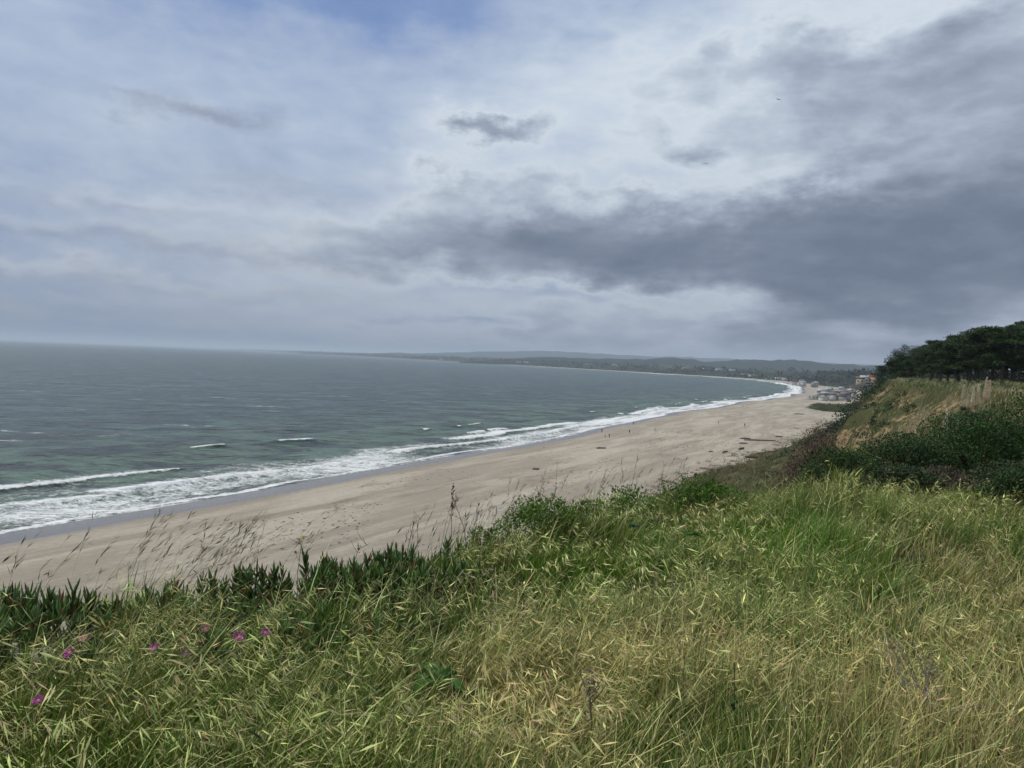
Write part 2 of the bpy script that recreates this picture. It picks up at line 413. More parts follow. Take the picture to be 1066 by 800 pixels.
# whitecaps far out
wc1 = t.noise(rp, .055, 3, .6, .2); wc2 = t.noise(rp, .35, 4, .65)
wcap = t.m('MULTIPLY', t.ss(wc1, .615, .66), t.ss(wc2, .54, .62))
wcap = t.m('MULTIPLY', wcap, t.ss(sd_, 40, 120))
fmask = t.m('MAXIMUM', fmask, t.m('MULTIPLY', wcap, .75))
deep = t.ss(sd_, 20, 170)
patch = t.noise(rp, .012, 4, .55)
cw = t.mix(deep, (.09, .165, .10), (.013, .056, .062))
cw = t.mix(t.m('MULTIPLY', t.ss(patch, .45, .7), .35), cw, (.05, .095, .085))
sandy = t.ss(sd_, 14, -1)
cw = t.mix(t.m('MULTIPLY', sandy, .8), cw, (.17, .155, .13))
chopc = t.noise(rp, .22, 6, .68)
wave_shade = t.noise(t.vm('MULTIPLY', pos, (.7, 1.0, 1.0)), .045, 8, .80, .2)
cw = t.mix(t.ss(wave_shade, .56, .44), cw, (.004, .020, .024))
cw = t.mix(t.ss(wave_shade, .52, .64), cw, (.05, .10, .095))  # light and dark of unresolved waves put into the water colour
cw = t.mix(t.ss(chopc, .50, .68), cw, t.mix(.5, cw, (.09, .13, .125)))
cc = t.mix(fmask, cw, (.80, .82, .83))
pset(t, b, color=cc, rough=t.lin(fmask, 0, 1, .30, .8), ior=1.33, spec=.5)
b1 = t.noise(rp, .16, 3, .5); b2 = t.noise(rp, .7, 5, .62, .3); b3 = t.noise(rp, 3.2, 3, .6)
b0 = t.noise(rp, .045, 3, .5)
nrm = t.bump(b0, 1.0, 10.0); nrm = t.bump(b1, 1.0, 6.5, nrm); nrm = t.bump(b2, 1.0, 1.9, nrm); nrm = t.bump(b3, .8, .22, nrm)
nrm = t.bump(fmask, .6, .25, nrm)
pset(t, b, normal=nrm)
sea = mk('sea', V, [grid_faces(len(yr), len(ss_))], m, smooth=True, attrs={'foam': foam, 'sdist': Sg})
tag(sea, 'grey green sea with white surf', 'sea', kind='structure')

# ------------------------------------------------------------------ beach and bluff terrain
yl = np.array(list(np.arange(-400, -12, 8.0)) + list(np.arange(-12, 16, .35)) + list(np.arange(16, 60, 1.0)) + list(np.arange(60, 260, 1.5)) +
              list(np.arange(260, 700, 4)) + list(np.arange(700, 2400, 14)) + list(np.geomspace(2400, 40000, 90)))
fb = np.concatenate([[-.25, -.1, -.04], np.linspace(0, 1, 60)])
Yb, Fb = np.meshgrid(yl, fb, indexing='ij')
Xb = wx(yl)[:, None] * (1 - Fb) + tx(yl)[:, None] * Fb
Zb = ground(Xb - 1e-3, Yb)
m, t, b, out = mat('beach_sand')
sd_ = t.attr('sdist'); al = t.attr('along'); pos = t.node('ShaderNodeNewGeometry').outputs['Position']
sv = t.comb(sd_, t.m('MULTIPLY', al, .22), 0.0)
sv2 = t.comb(sd_, t.m('MULTIPLY', al, .07), 0.0)
a_ = t.noise(sv, .09, 5, .6, .6); b_ = t.noise(sv2, .33, 5, .62, .4); c_ = t.noise(pos, .8, 8, .8)
cs = t.mix(t.ss(a_, .41, .62), (.29, .252, .20), (.41, .365, .295))
cs = t.mix(t.m('MULTIPLY', t.ss(b_, .52, .70), .6), cs, (.22, .19, .16))
cs = t.mix(t.m('MULTIPLY', t.ss(b_, .47, .36), .45), cs, (.42, .375, .32))
cs = t.mix(t.m('MULTIPLY', t.ss(c_, .42, .66), .42), cs, (.20, .17, .14))
# wrack and driftwood crumbs towards the back of the beach
frac = t.attr('frac')
wr = t.noise(sv, 1.1, 5, .7, .8); wr2 = t.noise(sv, .045, 3, .6)
wm = t.m('MULTIPLY', t.ss(wr, .60, .66), t.m('MULTIPLY', t.ss(wr2, .50, .60), t.ss(frac, .35, .6)))
cs = t.mix(t.m('MULTIPLY', wm, .75), cs, (.10, .065, .05))
tl = t.m('ABSOLUTE', t.m('SUBTRACT', t.noise(sv, .055, 3, .5, .8), .5))
cs = t.mix(t.m('MULTIPLY', t.m('MULTIPLY', t.ss(tl, .020, .004), t.ss(t.noise(sv, .3, 3), .40, .56)), .5), cs, (.17, .14, .11))
# single lines: vehicle tracks along the beach
trk = t.m('ABSOLUTE', t.m('SUBTRACT', sd_, t.m('ADD', 46.0, t.m('MULTIPLY', t.noise(t.comb(0.0, al, 0.0), .012, 2), 26.0))))
trk = t.m('MULTIPLY', t.ss(trk, 1.3, .5), t.ss(t.noise(sv, .35, 3), .42, .55))
cs = t.mix(t.m('MULTIPLY', trk, .35), cs, (.22, .185, .155))
vg = t.attr('vegm')
vn = t.noise(pos, .35, 5, .7)
vv = t.ss(t.m('ADD', vg, t.m('MULTIPLY', t.m('SUBTRACT', vn, .5), 1.4)), .45, .62)
cs = t.mix(vv, cs, t.mix(t.noise(pos, .8, 4), (.055, .062, .02), (.13, .085, .04)))
wet = t.ss(t.m('ADD', sd_, t.m('MULTIPLY', t.m('SUBTRACT', t.noise(sv, .2, 3), .5), 4.0)), t.lin(al, 90, 330, 12.5, 8.0), t.lin(al, 90, 330, 8.5, 4.5))
damp = t.ss(t.m('ADD', sd_, t.m('MULTIPLY', t.m('SUBTRACT', a_, .5), 26.0)), 24.0, 8.0)
cs = t.mix(t.m('MULTIPLY', damp, .42), cs, (.235, .195, .16))
cs = t.mix(wet, cs, t.mix(a_, (.085, .072, .06), (.15, .13, .11)))
pset(t, b, color=cs, rough=t.lin(wet, 0, 1, .9, .22), spec=t.lin(wet, 0, 1, .25, .5))
hb = t.noise(pos, 1.1, 8, .78)
pset(t, b, normal=t.bump(t.m('MULTIPLY', hb, t.m('SUBTRACT', 1.0, wet)), .8, .42))
vegm = sstep(.90, 1.0, Fb) * (1 - sstep(330, 420, Yb)) * .9
beach = mk('beach', np.stack([Xb, Yb, Zb], -1).reshape(-1, 3), [grid_faces(len(yl), len(fb))], m, smooth=True,
           attrs={'sdist': shore(Xb, Yb), 'along': Yb, 'frac': Fb, 'vegm': vegm})
tag(beach, 'wide pale sand beach', 'beach', kind='structure')

def dist_cols():
    return np.concatenate([np.linspace(0, 1, 46)])
fs = np.concatenate([np.linspace(0, .7, 30), np.linspace(.7, 1, 26)[1:]])
ins = np.concatenate([[.2, .5, 1, 1.6, 2.4, 3.4, 4.6, 6, 8, 10, 13, 16, 20, 26, 34, 44], np.geomspace(60, 9000, 26)])
Yc = np.repeat(yl[:, None], len(fs) + len(ins), 1)
Xs = tx(yl)[:, None] * (1 - fs) + ex(yl)[:, None] * fs
Xi = ex(yl)[:, None] + ins
Xc = np.concatenate([Xs, Xi], 1)
Fc = np.concatenate([np.repeat(fs[None], len(yl), 0), np.ones_like(Xi)], 1)
Zc = ground(Xc + 1e-3, Yc)
m, t, b, out = mat('bluff_soil')
pos = t.node('ShaderNodeNewGeometry').outputs['Position']; px_, py_, pz_ = t.sep(pos)
fr = t.attr('frac')
n1 = t.noise(pos, .12, 6, .65); n2 = t.noise(pos, 1.2, 5, .7)
green = t.mix(n2, (.045, .055, .018), (.10, .095, .04))
ochre = t.mix(t.ss(n2, .35, .65), (.13, .088, .045), (.36, .27, .155))
bare = t.m('MULTIPLY', t.ss(fr, 1.0, .96), t.ss(fr, .70, .80))
bare = t.m('MULTIPLY', bare, t.ss(t.m('ADD', n1, t.m('MULTIPLY', t.m('SUBTRACT', n2, .5), .35)), .47, .54)); bare = t.m('MULTIPLY', bare, t.m('MULTIPLY', t.ss(py_, 50, 72), t.ss(py_, 230, 170)))
c = t.mix(bare, green, ochre)
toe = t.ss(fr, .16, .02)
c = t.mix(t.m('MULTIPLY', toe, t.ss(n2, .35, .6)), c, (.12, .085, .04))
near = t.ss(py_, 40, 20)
c = t.mix(near, c, t.mix(n2, (.018, .017, .009), (.045, .04, .02)))  # soil under the near grass darkened to stand for shade between blades
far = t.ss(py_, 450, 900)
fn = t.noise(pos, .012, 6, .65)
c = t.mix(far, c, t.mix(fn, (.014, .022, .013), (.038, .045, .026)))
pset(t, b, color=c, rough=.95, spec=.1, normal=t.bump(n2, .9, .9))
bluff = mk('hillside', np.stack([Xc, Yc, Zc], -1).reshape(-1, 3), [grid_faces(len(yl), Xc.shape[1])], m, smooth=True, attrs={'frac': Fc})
tag(bluff, 'coastal bluff terrain', 'hillside', kind='structure')

# ------------------------------------------------------------------ far hills, built at their real distance with depth
def ridge(name, prof, dist, depth, mat_, seed, rough_h, step=.004, foot=6):
    """prof: (px, py) skyline points -> height at that bearing"""
    A = []; Hh = []
    for (px, py) in prof:
        a, e = azel(px, py); A.append(a); Hh.append(EYE + math.tan(e) * dist)
    aa = np.arange(A[0], A[-1], step / 4)
    hh = np.interp(aa, A, Hh)
    u = np.linspace(-1, 1, 33)
    AA, UU = np.meshgrid(aa, u, indexing='ij')
    rr = dist + UU * depth
    X = np.sin(AA) * rr; Y = np.cos(AA) * rr
    bump_ = fbm(X / (depth * .25), Y / (depth * .25), 5, seed)
    sh = np.cos(UU * math.pi / 2) ** 1.2
    Z = foot + (hh[:, None] - foot) * sh * (.72 + .28 * sstep(.2, .8, bump_) + .28 * (1 - np.abs(UU))) / 1.28 * 1.12
    Z = Z + rough_h * (fbm(X / 60, Y / 60, 3, seed + 5) - .5) * sh
    Z = np.where(np.abs(UU) > .99, -5, Z)
    o = mk(name, np.stack([X, Y, Z], -1).reshape(-1, 3), [grid_faces(len(aa), len(u))], mat_, smooth=True)
    return o
m, t, b, out = mat('wooded_hill')
pos = t.node('ShaderNodeNewGeometry').outputs['Position']
n1 = t.noise(pos, .006, 6, .65); n2 = t.noise(pos, .03, 4, .7)
c = t.mix(n1, (.008, .014, .012), (.020, .028, .018)); c = t.mix(t.ss(n2, .55, .7), c, (.04, .042, .03))
pset(t, b, color=c, rough=1.0, spec=.0)
hill_m = m
tag(ridge('mountains', [(312, 370), (350, 368.4), (400, 368), (470, 367), (560, 366), (620, 368), (680, 371), (760, 374), (860, 378), (1000, 384), (1100, 388)], 11000, 1800, hill_m, 91, 12), 'blue mountains beyond the bay', 'mountains', kind='structure')
tag(ridge('hills', [(478, 378), (520, 374.5), (560, 372.5), (600, 373.5), (640, 374.5), (687, 373), (730, 375.5), (783, 375), (820, 374.5), (840, 376), (869, 379), (892, 381.5), (960, 384), (1100, 387)], 5200, 900, hill_m, 95, 18), 'dark wooded hills behind the far shore', 'hills', kind='structure')

# ================================================================== vegetation generators
def nrm_(v): return v / np.maximum(np.linalg.norm(v, axis=-1, keepdims=True), 1e-9)
def strips(base, up_h, lean_dir, lean, width, nseg=4, side=None, tip=.12, curl=0.0, pw=2.0):
    """bent blades: base (n,3); returns V (n*(nseg+1)*2,3), quads"""
    n = len(base)
    ts = np.linspace(0, 1, nseg + 1)
    if side is None:
        a = np.arctan2(lean_dir[:, 1], lean_dir[:, 0]) + np.pi / 2 + rng.normal(0, .6, n)
        side = np.stack([np.cos(a), np.sin(a), 0 * a], -1)
    V = np.zeros((n, nseg + 1, 2, 3))
    for i, tt in enumerate(ts):
        p = base + np.stack([lean_dir[:, 0] * lean * tt ** pw, lean_dir[:, 1] * lean * tt ** pw, up_h * (tt - curl * tt ** 3)], -1)
        w_ = (width * (1 - (1 - tip) * tt ** 1.5) * (.7 + .3 * min(1, tt * 4)))[:, None]
        V[:, i, 0] = p - side * w_ / 2; V[:, i, 1] = p + side * w_ / 2
    idx = np.arange(n)[:, None] * (nseg + 1) * 2 + np.arange(nseg)[None, :] * 2
    Fq = np.stack([idx, idx + 1, idx + 3, idx + 2], -1).reshape(-1, 4)
    return V.reshape(-1, 3), Fq
def kites(base, dirv, length, width, fold=.25):
    """leaf or spikelet shaped kite of four triangles"""
    n = len(base)
    up = np.tile([0, 0, 1.0], (n, 1)) + rng.normal(0, .45, (n, 3))
    sd = nrm_(np.cross(dirv, up)); nn = nrm_(np.cross(sd, dirv))
    L = length[:, None]; Wd = width[:, None]
    V = np.stack([base, base + dirv * L * .42 - sd * Wd / 2, base + dirv * L * .38 + nn * Wd * fold, base + dirv * L * .42 + sd * Wd / 2, base + dirv * L], 1)
    k = np.arange(n)[:, None] * 5
    T = np.concatenate([k + [0, 1, 2], k + [0, 2, 3], k + [1, 4, 2], k + [2, 4, 3]], 0)
    return V.reshape(-1, 3), T
class Acc:
    def __init__(s): s.V = []; s.Fq = []; s.C = []; s.n = 0; s.M = []
    def add(s, V, F_, c, per, mi=0):
        s.V.append(V); s.Fq.append(np.asarray(F_) + s.n); s.n += len(V)
        c = np.asarray(c, float)
        s.C.append(np.repeat(c, per, 0) if c.ndim == 2 and len(c) != len(V) else (np.tile(c, (len(V), 1)) if c.ndim == 1 else c))
        s.M.append(np.full(len(F_), mi))
    def build(s, name, mats, parent=None, smooth=False, link=True):
        q4 = [(f, m_) for f, m_ in zip(s.Fq, s.M) if f.shape[1] == 4]; q3 = [(f, m_) for f, m_ in zip(s.Fq, s.M) if f.shape[1] == 3]
        fs_ = ([np.concatenate([f for f, _ in q4])] if q4 else []) + ([np.concatenate([f for f, _ in q3])] if q3 else [])
        mi = np.concatenate([m_ for _, m_ in q4] + [m_ for _, m_ in q3])
        return mk(name, np.concatenate(s.V), fs_, mats, parent=parent, col=np.concatenate(s.C), smooth=smooth, midx=mi, link=link)
def tube(path, radii, sides=6):
    path = np.asarray(path, float); n = len(path)
    V = []
    for i in range(n):
        d = nrm_(path[min(i + 1, n - 1)] - path[max(i - 1, 0)])
        a = np.cross(d, [0.31, .2, .93] if abs(d[2]) < .9 else [1, 0, 0]); a = nrm_(a); b = np.cross(d, a)
        th = np.arange(sides) * 2 * np.pi / sides
        V.append(path[i] + radii[i] * (np.cos(th)[:, None] * a + np.sin(th)[:, None] * b))
    V = np.concatenate(V)
    Q = []
    for i in range(n - 1):
        for k in range(sides):
            Q.append([i * sides + k, i * sides + (k + 1) % sides, (i + 1) * sides + (k + 1) % sides, (i + 1) * sides + k])
    return V, np.array(Q)
def vary(c, n, s=.18, hue=.08):
    c = np.asarray(c, float)
    return np.clip(c * (1 + rng.normal(0, s, (n, 1))) * (1 + rng.normal(0, hue, (n, 3))), .004, .9)

GM = leaf_mat('grass_blades', trans=.14, rough=.5, spec=.3, vary=.12)
LM = leaf_mat('leaves', trans=.22, rough=.6, spec=.14, vary=.2)
SM = leaf_mat('succulent', trans=.06, rough=.38, spec=.45, vary=.2)
WM = leaf_mat('woody', trans=0, rough=.9, spec=.1, vary=.25)
CM_ = leaf_mat('conifer', trans=.08, rough=.7, spec=.15, vary=.3)

# ------------------------------------------------------------------ the near grass
def scatter(n, y0, y1, off=-.9, powr=1.0, halfw=.74, pad=2.1, right=60):
    y = y0 + (y1 - y0) * rng.random(n) ** powr
    x = (rng.random(n) * 2 - 1) * (halfw * y + pad)
    k = (x > ex(y) + off) & (x < right)
    return x[k], y[k]
WIND = np.array([.86, .50])
def wind_dirs(n, spread=.7, x=None, y=None):
    a = math.atan2(.35, .94) + rng.normal(0, spread, n)
    if x is not None: a = a + 4.4 * (fbm(x / .75, y / .75, 3, 77) - .5)
    return np.stack([np.cos(a), np.sin(a)], -1)
def straw_mask(x, y):
    s = sstep(5.8, 3.2, y) * sstep(-1.2, .9, x) * .95 + sstep(1.2, 3.6, x) * sstep(9.5, 4.8, y) * .8
    s = s * .62 + 1.4 * (fbm(x / .9, y / .9, 4, 81) - .5) + .03
    g = np.exp(-(((x - .55) / .5) ** 2 + ((y - 4.9) / .5) ** 2)) + np.exp(-(((x - 2.1) / .7) ** 2 + ((y - 6.3) / .8) ** 2)) + .8 * np.exp(-(((x - 1.6) / .5) ** 2 + ((y - 4.3) / .5) ** 2))
    return np.clip(s - .8 * g, 0, 1)
def edge_d(x, y): return x - ex(y)
A = Acc()
GREEN = np.array([.072, .140, .010]); FRESH = np.array([.10, .21, .010]); OLIVE = np.array([.16, .19, .026]); STRAW = np.array([.58, .475, .20])
PALE = np.array([.54, .58, .20]); BROWN = np.array([.14, .09, .04]); PINK = np.array([.50, .36, .20]); GREY = np.array([.30, .28, .23])
def mixc(a, b, f): return a * (1 - f[:, None]) + b * f[:, None]
def grass_zone(n_bl, n_st, y0, y1, wmul=1.0, k_sp=8, powr=1.0, off=-.9, hmul=1.0, bw=1.0):
    # blades
    x, y = scatter(n_bl, y0, y1, off=off, powr=powr)
    dens = fbm(x / .55, y / .55, 3, 83)
    keep = rng.random(len(x)) < .16 + 1.5 * sstep(.34, .62, dens)
    x, y, dens = x[keep], y[keep], dens[keep]; n = len(x)
    st = straw_mask(x, y)
    d = edge_d(x, y)
    ice = ice_mask(x, y)
    kk = rng.random(n) > ice * .95
    x, y, st, d, dens, ice = x[kk], y[kk], st[kk], d[kk], dens[kk], ice[kk]; n = len(x)
    tuft = .55 * fbm(x / .8, y / .8, 3, 84) + .45 * fbm(x / .35, y / .35, 2, 85) + .5 * (fbm(x / 2.1, y / 2.1, 2, 184) - .5)
    h = (.12 + .26 * rng.random(n) ** 1.2) * (.25 + 1.5 * tuft) * hmul * (1 - .35 * ice) * (1 - .45 * sstep(8.8, 10, y) * sstep(.40, .48, x / y))
    z = ground(x, y) - .02
    ld = wind_dirs(n, .75, x, y)
    lean = h * np.abs(rng.normal(.25, .32, n))
    f = np.clip(st * .62 + rng.normal(0, .25, n), 0, 1)
    c = mixc(vary(GREEN, n, .22, .1), vary(STRAW * .62, n, .25, .07), f)
    fr = np.exp(-(((x - .6) / .7) ** 2 + ((y - 5.1) / .6) ** 2)) + np.exp(-(((x - 2.3) / .9) ** 2 + ((y - 6.6) / .9) ** 2))
    c = mixc(c, vary(FRESH, n, .15, .06), np.clip(fr, 0, 1) * (rng.random(n) < .7))
    ol = sstep(6.5, 9, y); c = mixc(c, vary(OLIVE * .85, n, .2, .07), ol * .6)
    og = (rng.random(n) < .05) & (st > .3); c[og] = vary((.40, .24, .04), og.sum()); h = np.where(og, h * .55, h)
    pb = rng.random(n) < np.where(y < 4.6, .11, .06); c[pb] = mixc(vary(PALE * .8, n, .25), vary(STRAW * .9, n, .25), f)[pb]; lean = np.where(pb, lean + h * .6, lean)
    V, Q = strips(np.stack([x, y, z], -1), h * rng.uniform(.75, 1.05, n), ld, lean, wmul * bw * rng.uniform(.0035, .0115, n), nseg=4)
    A.add(V, Q, c, 10)
    # stems with drooping heads
    x, y = scatter(n_st, y0, y1, off=off + .25, powr=powr)
    ice = ice_mask(x, y); fr = np.exp(-(((x - .6) / .6) ** 2 + ((y - 5.1) / .5) ** 2)) + .8 * np.exp(-(((x - 2.3) / .8) ** 2 + ((y - 6.4) / .7) ** 2))
    pn = fbm(x / .9 + 7, y / .9, 3, 89)
    kk0 = rng.random(len(x)) > .30 * sstep(.5, -.3, x); x, y, ice, fr, pn = x[kk0], y[kk0], ice[kk0], fr[kk0], pn[kk0]
    kk = (rng.random(len(x)) > sstep(3.6, 4.8, y) * sstep(.58, .42, pn) * .8) & (rng.random(len(x)) > ice * .95) & (rng.random(len(x)) > fr * .8) & (rng.random(len(x)) < 2.2 * sstep(.32, .72, fbm(x / .42, y / .42, 3, 86))); x, y = x[kk], y[kk]; n = len(x)
    st = straw_mask(x, y)
    tuft = .55 * fbm(x / .8, y / .8, 3, 84) + .45 * fbm(x / .35, y / .35, 2, 85) + .5 * (fbm(x / 2.1, y / 2.1, 2, 184) - .5)
    h = (.20 + .24 * rng.random(n)) * (.30 + 1.4 * tuft) * hmul * (1 - .45 * sstep(.8, .1, edge_d(x, y)) * sstep(.6, -.3, x)) * (1 - .4 * sstep(8.8, 10, y) * sstep(.40, .48, x / y))
    ld = wind_dirs(n, .6, x, y); lean = h * np.clip(rng.normal(.55, .35, n), .05, 1.3)
    B = np.stack([x, y, ground(x, y) - .02], -1)
    up = h * .97
    cs_ = mixc(vary(OLIVE, n, .2), vary(STRAW, n, .2), np.clip(st + .1, 0, 1))
    V, Q = strips(B, up, ld, lean, np.full(n, .0022 * wmul), nseg=6, tip=.5, pw=3.2); A.add(V, Q, cs_, 14)
    # spikelets
    m_ = rng.integers(max(2, k_sp - 3), k_sp + 3, n); I = np.repeat(np.arange(n), m_)
    tt = rng.uniform(.66, 1.0, len(I))
    p = B[I] + np.stack([ld[I, 0] * lean[I] * tt ** 3.2, ld[I, 1] * lean[I] * tt ** 3.2, up[I] * tt], -1)
    a = rng.normal(0, .6, len(I)); dd = np.stack([ld[I, 0] * np.cos(a) - ld[I, 1] * np.sin(a), ld[I, 0] * np.sin(a) + ld[I, 1] * np.cos(a)], -1)
    drp = rng.normal(-.75, .55, len(I))
    dv = nrm_(np.concatenate([dd, drp[:, None]], -1))
    off_ = rng.uniform(.005, .05, len(I))[:, None] * nrm_(np.concatenate([dd, 0.1 + 0 * drp[:, None]], -1))
    Ls = np.clip(rng.lognormal(-3.02, .35, len(I)), .018, .095) * (.85 + .15 * wmul)
    cc = mixc(vary(PALE * .9, len(I), .34, .08), vary(STRAW * 1.08, len(I), .32, .07), np.clip(st[I] * 1.0 + rng.normal(0, .2, len(I)), 0, 1))
    pk = rng.random(len(I)) < np.clip(.10 + .5 * sstep(2.4, 4.0, x[I]) * sstep(7.5, 5, y[I]), 0, .6); cc[pk] = vary(PINK, pk.sum(), .2, .06)
    V, T = kites(p + off_, dv, Ls, Ls / (.85 + .15 * wmul) * rng.uniform(.07, .13, len(I)) * wmul)
    A.add(V, T, cc, 5)
    # awns
    V, Q = strips(p + off_ + dv * (Ls * .8)[:, None], dv[:, 2] * Ls * .9, dv[:, :2], Ls * .9, np.full(len(I), .0012 * wmul), nseg=1, side=nrm_(np.cross(dv, [0, 0, 1.0])))
    A.add(V, Q, cc, 4)
def ice_mask(x, y):
    d = edge_d(x, y)
    m_ = sstep(3.5, 2.5, d + .35 * (fbm(x / .4, y / .4, 3, 88) - .5) * 2) * sstep(.0, -.9, x)
    m_ = m_ * sstep(.24, .40, fbm(x / .30 + 9, y / .30, 3, 187))
    return np.clip(m_, 0, 1)
grass_zone(118000, 12400, 1.3, 4.4, k_sp=8, powr=.75)
grass_zone(118000, 12600, 4.2, 8.5, wmul=1.25, k_sp=8, powr=.85)
grass_zone(72000, 9500, 8.2, 17, wmul=2.0, k_sp=7, powr=.8, bw=1.2)
grass_zone(24000, 2600, 15, 30, wmul=3.2, k_sp=5, powr=.8, hmul=1.15)
# dead thatch and flattened straw, darkened as shade in the gaps between tufts
x, y = scatter(26000, 1.4, 12, off=-.4, powr=.8); n = len(x)
a = rng.uniform(0, 2 * np.pi, n)
c = np.where((rng.random(n) < .5)[:, None], vary(GREY * .4, n), vary(BROWN, n))
V, Q = strips(np.stack([x, y, ground(x, y) + rng.uniform(0, .12, n)], -1), rng.normal(.02, .05, n), np.stack([np.cos(a), np.sin(a)], -1), rng.uniform(.1, .3, n), rng.uniform(.002, .005, n) * 1.3, nseg=2)
A.add(V, Q, c, 6)
# tall brome heads standing above the edge against the sand
def tall_heads(spots, hgt, col_, nsp=12, spread=.10, lean_=.55):
    B = []; 
    for (cx, cy, k) in spots:
        for _ in range(k): B.append((cx + rng.normal(0, spread), cy + rng.normal(0, spread)))
    B = np.array(B); n = len(B)
    Bz = np.column_stack([B, ground(B[:, 0], B[:, 1])])
    h = hgt * rng.uniform(.75, 1.12, n); ld = wind_dirs(n, .35); lean = h * np.abs(rng.normal(lean_, .22, n))
    V, Q = strips(Bz, h, ld, lean, np.full(n, .0026), nseg=7, tip=.5); A.add(V, Q, vary(col_, n), 16)
    I = np.repeat(np.arange(n), nsp); tt = rng.uniform(.62, 1.0, len(I))
    p = Bz[I] + np.stack([ld[I, 0] * lean[I] * tt ** 2, ld[I, 1] * lean[I] * tt ** 2, h[I] * tt], -1)
    tg = nrm_(np.stack([ld[I, 0] * lean[I] * 2 * tt, ld[I, 1] * lean[I] * 2 * tt, h[I]], -1))
    dv = nrm_(tg + rng.normal(0, .22, (len(I), 3)) + np.array([.15, 0, -.12]))
    Ls = rng.uniform(.035, .075, len(I))
    V, T = kites(p, dv, Ls, rng.uniform(.004, .0075, len(I))); A.add(V, T, vary(col_ * 1.1, len(I), .25), 5)
    V, Q = strips(p + dv * (Ls * .8)[:, None], dv[:, 2] * Ls, dv[:, :2], Ls, np.full(len(I), .0012), nseg=1, side=nrm_(np.cross(dv, [0, 0, 1.0]))); A.add(V, Q, vary(col_, len(I)), 4)
DUN = np.array([.17, .15, .075]); DARKST = np.array([.065, .055, .035])
def spot(px, py, hz_=28.5): # base point on the near ground seen through a photo position
    x, y = on_level(px, py, hz_); return x, y
tall_heads([(-2.7, 4.0, 8), (-2.35, 4.15, 10), (-2.1, 4.3, 12), (-1.95, 4.35, 14), (-1.75, 4.45, 14), (-3.1, 3.9, 8), (-1.5, 4.7, 8), (-2.2, 4.25, 10), (-1.85, 4.4, 12)], .60, DUN, 10, .09, .55)
tall_heads([(-.85, 5.3, 3), (-.7, 5.45, 7), (-.55, 5.6, 9), (-.35, 5.9, 9), (-.2, 6.1, 9)], .52, DARKST, 5, .10, .15)
tall_heads([(.0, 6.3, 8), (.35, 6.7, 8), (.8, 7.1, 8), (1.1, 7.3, 10), (1.5, 7.5, 8), (1.9, 7.8, 16), (2.3, 8.2, 14), (2.7, 8.5, 12)], .62, DUN * .9, 8, .12, .3)
grass = A.build('grass', GM)
tag(grass, 'tall wind blown green and straw grass with drooping seed heads', 'grass', kind='stuff')

# ------------------------------------------------------------------ ice plant
def finger_leaves(B, dirv, L, r, colb, colt):
    """three sided curved fleshy leaves"""
    n = len(B); up = np.array([0, 0, 1.0])
    sd = nrm_(np.cross(dirv, up) + 1e-4); nn = nrm_(np.cross(sd, dirv))
    ring_t = np.array([0, .35, .75, 1.0]); rad = np.array([.75, 1.0, .8, .12])
    V = np.zeros((n, 4, 3, 3)); Cc = np.zeros((n, 4, 3, 3))
    for i, (tt, rr) in enumerate(zip(ring_t, rad)):
        c = B + dirv * (L * tt)[:, None] + up * (L * .28 * tt ** 2)[:, None]
        for k in range(3):
            th = k * 2 * np.pi / 3 + np.pi / 2
            V[:, i, k] = c + (r * rr)[:, None] * (np.cos(th) * sd + np.sin(th) * nn)
            Cc[:, i, k] = colb * (1 - tt) + colt * tt
    q = []
    for i in range(3):
        for k in range(3):
            q.append([i * 3 + k, i * 3 + (k + 1) % 3, (i + 1) * 3 + (k + 1) % 3, (i + 1) * 3 + k])
    q = np.array(q)[None] + (np.arange(n) * 12)[:, None, None]
    return V.reshape(-1, 3), q.reshape(-1, 4), Cc.reshape(-1, 3)
def ice_shoots(acc, S, hts, lean, local=False):
    for s, h, ln in zip(S, hts, lean):
        nn = max(3, int(h / .026)); 
        top = np.array([ln[0], ln[1], h])
        V, Q = tube([s, s + top * .5 + [0, 0, .01], s + top], [.006, .005, .004], 5)
        acc.add(V, Q, np.tile([.12, .06, .03], (len(V), 1)), 1)
        tt = np.linspace(.25, 1, nn); B = s + top * tt[:, None]
        B = np.repeat(B, 2, 0); a = np.repeat(np.arange(nn) * 1.57 + rng.uniform(0, 6), 2) + np.tile([0, np.pi], nn) + rng.normal(0, .3, 2 * nn)
        el_ = np.interp(np.repeat(tt, 2), [.25, 1], [.45, 1.15]) + rng.normal(0, .15, 2 * nn)
        dv = np.stack([np.cos(a) * np.cos(el_), np.sin(a) * np.cos(el_), np.sin(el_)], -1)
        g = vary((.062, .115, .026), 2 * nn, .22, .1)
        red = (rng.random(2 * nn) < .07)[:, None]
        tipc = np.where(red, vary((.20, .06, .03), 2 * nn), g * 1.35)
        g = np.where(red & (rng.random((2 * nn, 1)) < .4), vary((.22, .09, .03), 2 * nn), g)
        V, Q, Cc = finger_leaves(B, dv, rng.uniform(.045, .085, 2 * nn), rng.uniform(.0055, .009, 2 * nn), g, tipc)
        acc.add(V, Q, Cc, 1)
A = Acc()
x = rng.uniform(-4.6, .5, 6500); y = rng.uniform(2.6, 6.6, 6500)
k = ice_mask(x, y) * (edge_d(x, y) > -.9) > rng.random(len(x)) * .9
x, y = x[k][:1900], y[k][:1900]
S = np.stack([x, y, ground(x, y)], -1); n = len(x)
ice_shoots(A, S, rng.uniform(.5, 1.1, n) * (.05 + .20 * sstep(.3, .7, fbm(x / .22, y / .22, 2, 188))), rng.normal(0, .03, (n, 2)) + [.01, 0])
mat_ice = A.build('ice_plant_mat', SM); tag(mat_ice, 'dark green ice plant mat trailing along the bluff edge', 'ice plant', kind='stuff')
